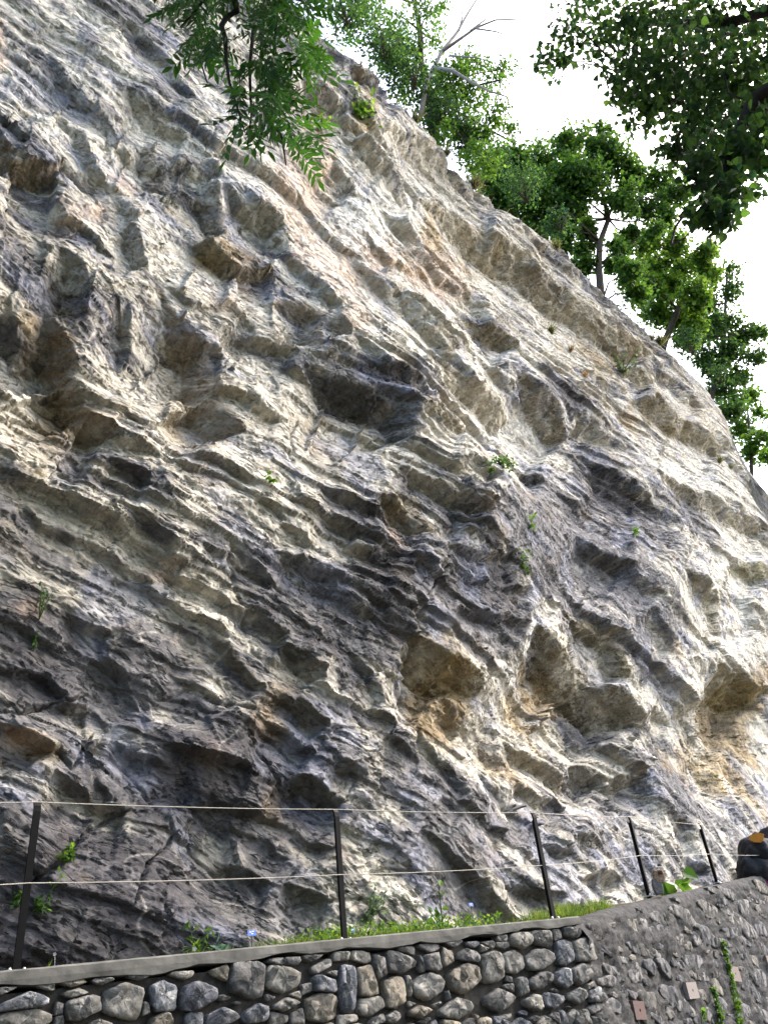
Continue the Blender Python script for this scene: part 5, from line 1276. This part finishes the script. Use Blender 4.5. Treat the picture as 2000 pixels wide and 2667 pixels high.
# --- creepers on the right wall
def creeper(pts, n_, label, r0_=.06):
    pp = [toB(*p) for p in pts]; base = np.array(ptB(*pp[-1], .04)); t = empty('creeping_vine', base, label, 'vine', 'creepers on the mortared wall')
    P_ = [np.array(ptB(b, z, .05)) - base for b, z in pp]; mb = MB(); mb.tube(P_, .005, 5); link('stem', mb.mesh('stem', True), t, plain_green)
    pos_ = []
    for i in range(n_):
        f = RNG.random() ** .9 * (len(P_) - 1); k_ = min(int(f), len(P_) - 2); c = P_[k_] * (1 - f + k_) + P_[k_ + 1] * (f - k_); pos_.append(c + RNG.normal(size=3) * r0_ * (.3 + .7 * f / len(P_)) * np.array([.5, .5, .6]) - np.array([*(nBB * .03), 0]))
    o = leaves('leaf_cluster', np.array(pos_), .05, 'heart', BRIGHT, .5, t); o['kind'] = 'stuff'
creeper([(1864, 2448), (1872, 2480), (1882, 2520), (1888, 2560), (1900, 2605), (1910, 2660), (1914, 2720)], 260, 'longer green creeper hanging beside the pink brick')
creeper([(1839, 2570), (1850, 2610), (1858, 2650), (1864, 2720)], 130, 'shorter green creeper left of the long one')
creeper([(1812, 2632), (1815, 2650), (1816, 2720)], 26, 'tiny yellow green creeper low on the mortared wall', .03)

# --- ash branch hanging into the view from the tree beside the camera
YA_ = 2.05
ash = empty('ash_tree', (-3.6, -1.6, GZ), 'ash tree beside the viewer, its leafy branch hanging in at the top left', 'tree')
AL = np.array(ash.location)
def ap(x, y, dy=0.0): return at(x, y, YA_ + dy)
root_pt = ap(585, -260, -.3)
mb = MB(); mb.tube([np.array(p) - AL for p in [(-3.6, -1.6, GZ - .1), (-3.55, -1.5, 1), (-3.3, -1.2, 3.5), (-2.9, -.6, 5.5), (-2.5, -.2, 7.5), (-2.3, 0, 9.5)]], [.24, .2, .17, .14, .1, .06], 10); link('trunk', mb.mesh('trunk', True), ash, BARK)
mb = MB(); mb.tube([np.array(p) - AL for p in [(-2.9, -.6, 5.5), (-2.0, .3, 6.2), root_pt]], [.07, .045, .025], 8)
mb.tube([p - AL for p in [root_pt, ap(606, -90, -.2), ap(610, 0, -.1), ap(618, 28), ap(590, 45), ap(577, 68), ap(588, 100), ap(590, 160), ap(598, 215), ap(613, 262), ap(622, 292), ap(640, 350)]], [.025, .022, .018, .016, .015, .014, .012, .009, .007, .006, .004, .002], 7)
for pts in [[ap(606, -90, -.2), ap(690, -20, .1), ap(720, 60, .15), ap(712, 150, .2), ap(700, 240, .2), ap(690, 330, .2), ap(660, 400, .2)], [ap(610, 0, -.1), ap(540, -10, 0), ap(500, 40, .05), ap(470, 70, .05)], [ap(588, 100), ap(548, 110, .05), ap(520, 150, .1), ap(540, 215, .1)], [ap(690, -20, .1), ap(780, 0, .2), ap(820, 20, .25)],
            [ap(700, 300, .25), ap(733, 292, .3), ap(752, 264, .3), ap(775, 225, .3)], [ap(752, 264, .3), ap(790, 262, .3)], [ap(720, 330, .2), ap(735, 360, .2), ap(745, 430, .25)], [ap(660, 80, .05), ap(650, 180, .05), ap(655, 300, .1), ap(645, 380, .1)], [ap(690, -20, .1), ap(760, 60, .2), ap(745, 110, .2)]]:
    mb.tube([p - AL for p in pts], list(np.linspace(.011, .003, len(pts))), 5)
link('hanging_branch', mb.mesh('hanging_branch', True), ash, plain('ash_bark', (.035, .03, .025), .3, 30, .003))


def compound(seed):
    rs = random.Random(seed); V = []; Fs = []; n_ = rs.choice((4, 5, 5)); L = .24
    def leaflet(b, ang, ln, tw):
        d = np.array([math.sin(ang), math.cos(ang), -.12]); s = np.array([math.cos(ang), -math.sin(ang), tw]); k_ = len(V)
        for t_, w_ in ((0, .02), (.25, .13), (.5, .165), (.78, .09), (1, 0)):
            c = b + d * ln * t_ + np.array([0, 0, -.12 * ln * t_ * t_])
            V.append(c - s * w_ * ln + np.array([0, 0, .25 * w_ * ln])); V.append(c); V.append(c + s * w_ * ln + np.array([0, 0, .25 * w_ * ln]))
        for i in range(4):
            o_ = k_ + i * 3; Fs.extend([(o_, o_ + 1, o_ + 4, o_ + 3), (o_ + 1, o_ + 2, o_ + 5, o_ + 4)])
    bend = rs.uniform(.1, .5)
    for i in range(n_):
        t_ = .22 + .68 * i / (n_ - .5); b = np.array([0, L * t_, -bend * L * t_ * t_])
        for sd in (-1, 1): leaflet(b, sd * rs.uniform(.8, 1.1), L * .31 * rs.uniform(.85, 1.1), rs.uniform(-.4, .4))
    leaflet(np.array([0, L * .95, -bend * L * .9]), rs.uniform(-.1, .1), L * .34, rs.uniform(-.3, .3))
    k_ = len(V)
    for i in range(6):
        t_ = i / 5 * .97; c = np.array([0, L * t_, -bend * L * t_ * t_]); V.extend([c + np.array([-.0012, 0, 0]), c + np.array([.0012, 0, 0])])
    for i in range(5): o_ = k_ + i * 2; Fs.append((o_, o_ + 1, o_ + 3, o_ + 2))
    me = bpy.data.meshes.new('compound_leaf'); me.from_pydata([tuple(v) for v in V], [], Fs); me.update(); return me


def ash_mat(name, c):
    m = Mat(name); oi = m.n('ObjectInfo'); cc = m.mix(1, c, m.ramp(oi.outputs['Random'], [(0, (.55, .6, .5)), (1, (1.4, 1.35, 1.2))]).outputs[0], 'MULTIPLY')
    m.base(cc, .45, .3); tr = m.n('BsdfTranslucent'); m.l(m.mix(1, cc, (1.5, 1.9, .9), 'MULTIPLY'), tr.inputs[0]); mx = m.n('MixShader'); mx.inputs[0].default_value = .42
    m.l(m.b.outputs[0], mx.inputs[1]); m.l(tr.outputs[0], mx.inputs[2]); m.l(mx.outputs[0], m.out.inputs[0]); return m.m
ASHM = ash_mat('ash_leaf', (.032, .08, .017)); ASHB = ash_mat('fresh_ash_leaf', (.075, .17, .03))
protos = [compound(i) for i in range(6)]; protosB = [compound(i + 10) for i in range(3)]
for p in protos: p.materials.append(ASHM)
for p in protosB: p.materials.append(ASHB)
AB = [(470, 20, 40, 9), (520, 40, 50, 14), (480, 70, 30, 7), (560, 20, 50, 14), (640, 20, 60, 18), (700, 40, 60, 18), (770, 20, 45, 12), (730, 80, 45, 12), (530, 130, 45, 14), (560, 180, 40, 12), (520, 180, 30, 8), (680, 110, 50, 16), (670, 170, 50, 16), (690, 230, 40, 13), (650, 240, 40, 12), (680, 290, 45, 14), (650, 330, 40, 12), (700, 340, 40, 11), (640, 380, 30, 8), (670, 380, 30, 7), (610, 300, 20, 4), (690, 60, 50, 12), (540, 70, 40, 10), (740, 40, 40, 8), (610, 60, 40, 8), (725, 310, 30, 7)]
ABB = [(765, 200, 36, 10), (790, 215, 34, 10), (775, 240, 28, 6), (740, 420, 28, 7), (760, 440, 24, 5), (735, 395, 20, 4), (750, 90, 30, 3), (700, 140, 50, 4)]
rs = random.Random(21)
for lst, pr in ((AB, protos), (ABB, protosB)):
    for x, y, r, n_ in lst:
        for i in range(n_):
            px_ = x + rs.gauss(0, r * .34) + 12; py_ = y + rs.gauss(0, r * .40) - 84 + .12 * max(0, 200 - y)
            c = ap(px_, py_, rs.uniform(-.12, .3)) - AL
            d = Vector((rs.gauss(0, .42) + (px_ - 640) / 260, rs.gauss(0, .45), -.75 + rs.gauss(0, .3))).normalized()
            nrm = Vector((rs.gauss(0, .6), -.5 + rs.gauss(0, .5), .7 + rs.gauss(0, .3))); xx = d.cross(nrm).normalized(); zz = xx.cross(d)
            mw = Matrix((xx, d, zz)).transposed().to_4x4() @ Matrix.Scale(rs.uniform(.6, .92), 4); mw.translation = Vector(c)
            o = link('compound_leaf', rs.choice(pr), ash); o.matrix_basis = mw
# its crown above the viewer, outside the view
def in_view(c, pad):
    q = c @ R
    if q[2] > -.2: return False
    x, y = CX + F * q[0] / -q[2], CY - F * q[1] / -q[2]; s_ = pad * F / -q[2]
    return -s_ < x < W + s_ and -s_ < y < H + s_
def crown(parent, cen, rad, n_, size, cols, shape, cl=70):
    cs = []
    while len(cs) < cl:
        d = RNG.normal(size=3); d /= np.linalg.norm(d); c = np.array(cen) + d * np.array(rad) * RNG.uniform(.3, 1) ** .6
        if not in_view(c, 1.25): cs.append(c)
    pos_ = np.concatenate([blob(c, .9, n_ // cl) for c in cs]); pos_ = pos_[[not in_view(p, .25) for p in pos_]]
    o = leaves('foliage', pos_, size, shape, cols, .4, parent, np.array(parent.location)); o['kind'] = 'stuff'
crown(ash, (-3.2, .3, 8.5), (4.2, 3.4, 2.6), 9000, .20, GREENS, 'diamond')

# --- linden at the right, overhead
lin = empty('linden_tree', (5.2, .6, GZ), 'large linden tree whose dark leafy boughs hang in at the top right', 'tree')
LL = np.array(lin.location)
mb = MB(); mb.tube([np.array(p) - LL for p in [(5.2, .6, GZ - .1), (5.15, .65, 1), (5.1, .8, 4), (5.0, 1.2, 7), (4.7, 1.8, 10), (4.5, 2.2, 12.5)]], [.34, .28, .24, .2, .13, .05], 12); link('trunk', mb.mesh('trunk', True), lin, BARK)
LC = [(1480, 30, 44), (1505, 105, 40), (1425, 128, 24), (1440, 165, 34), (1398, 160, 18), (1470, 150, 24), (1560, 50, 70), (1640, 70, 80), (1720, 50, 80), (1800, 50, 80), (1880, 60, 80), (1960, 70, 80), (1560, 110, 40), (1640, 170, 70), (1720, 160, 80), (1800, 160, 80), (1890, 170, 90), (1970, 190, 70), (1630, 215, 40), (1690, 285, 40), (1740, 250, 66), (1830, 270, 80), (1920, 280, 80), (1990, 290, 60), (1770, 325, 36), (1850, 350, 70), (1785, 385, 42), (1745, 395, 24), (1940, 370, 70), (1830, 430, 50), (1900, 430, 60), (1975, 400, 50), (1855, 500, 40), (1920, 490, 40), (1835, 545, 36), (1880, 555, 34), (1855, 595, 26), (1805, 555, 20), (1950, 505, 26), (1660, 240, 30)]
SP = [(1640, 265, 46), (1660, 300, 40), (1690, 325, 22), (1720, 400, 26), (1455, 80, 30), (1600, 250, 20)]
mb = MB(); pos_ = []; pos_b = []
limbs = [[(4.95, 1.3, 7.5), at(2080, 0, 3.6), at(1900, 60, 4.2), at(1760, 60, 4.5), at(1640, 60, 4.7), at(1500, 60, 4.9)], [(5.0, 1.1, 6.5), at(2100, 180, 3.3), at(1960, 260, 3.5), at(1900, 400, 3.6), at(1865, 500, 3.6), at(1780, 560, 3.7)], [at(1900, 60, 4.2), at(1840, 200, 4.3), at(1760, 260, 4.4), at(1690, 290, 4.5)], [at(1760, 60, 4.5), at(1700, 160, 4.6), at(1640, 200, 4.6)], [at(1900, 400, 3.6), at(1850, 450, 3.6), at(1770, 400, 3.7)]]
for i, l in enumerate(limbs): mb.tube([np.array(p) - LL for p in l], list(np.linspace(.09 if i < 2 else .03, .006, len(l))), 6)
tp = [np.array(p) for l in limbs for p in l[1:]]
for x, y, r in LC:
    Y = 4.6 - .9 * (y / 600) + RNG.uniform(-.5, .5) - .3 * ((x - 1400) / 600); c = at(x, y, Y); mm_ = np.linalg.norm(c) / F
    s_ = tp[int(np.argmin([np.linalg.norm(p - c) for p in tp]))]; md = (s_ + c) / 2 + RNG.normal(size=3) * .1
    if np.linalg.norm(c - s_) < 1.0: mb.tube([s_ - LL, s_ * .6 + md * .4 + RNG.normal(size=3) * .03 - LL, md - LL, md * .5 + c * .5 + RNG.normal(size=3) * .04 - LL, c - LL], [.011, .009, .007, .005, .003], 5)
    p = blob(c, r * mm_ * 1.2, int(140 * (r / 50) ** 2), 18); pos_.append(p)
for x, y, r in SP:
    c = at(x, y, 4.4); pos_.append(blob(c, r * np.linalg.norm(c) / F, int(46 * (r / 40) ** 2), 9))
_b = link('branches', mb.mesh('branches', True), lin, plain('linden_bark', (.04, .035, .03), .3, 20, .005)); _b['kind'] = 'stuff'
o = leaves('foliage', np.concatenate(pos_), .06, 'heart', DEEP + DEEP + GREENS, .55, lin, LL, .4, .9); o['kind'] = 'stuff'
crown(lin, (4.0, 2.2, 10.0), (4.4, 4.0, 3.2), 10000, .17, GREENS, 'heart', 80)

# --- wood on the far side of the path, behind and beside the viewer
pos_ = []; mb = MB()
for i in range(46):
    a = math.radians(RNG.uniform(62, 275)); rr = RNG.uniform(10.5, 15); x, y = rr * math.sin(a), rr * math.cos(a)
    hh = RNG.uniform(9, 14); mb.tube([(x, y, GZ - .1), (x + .1, y, 2), (x, y + .2, hh * .8)], [.2, .16, .06], 6)
    for k_ in range(9): pos_.append(blob((x + RNG.normal() * 1.3, y + RNG.normal() * 1.3, GZ + 1.2 + (hh - .5) * RNG.random()), 1.5, 70))
wood = leaves('woodland', np.concatenate(pos_), .34, 'diamond', GREENS + DEEP, .3); tag(wood, 'leafy wood on the far side of the path', 'wood', None, 'stuff')
o = link('trunks', mb.mesh('trunks', True), wood, BARK); o['kind'] = 'stuff'
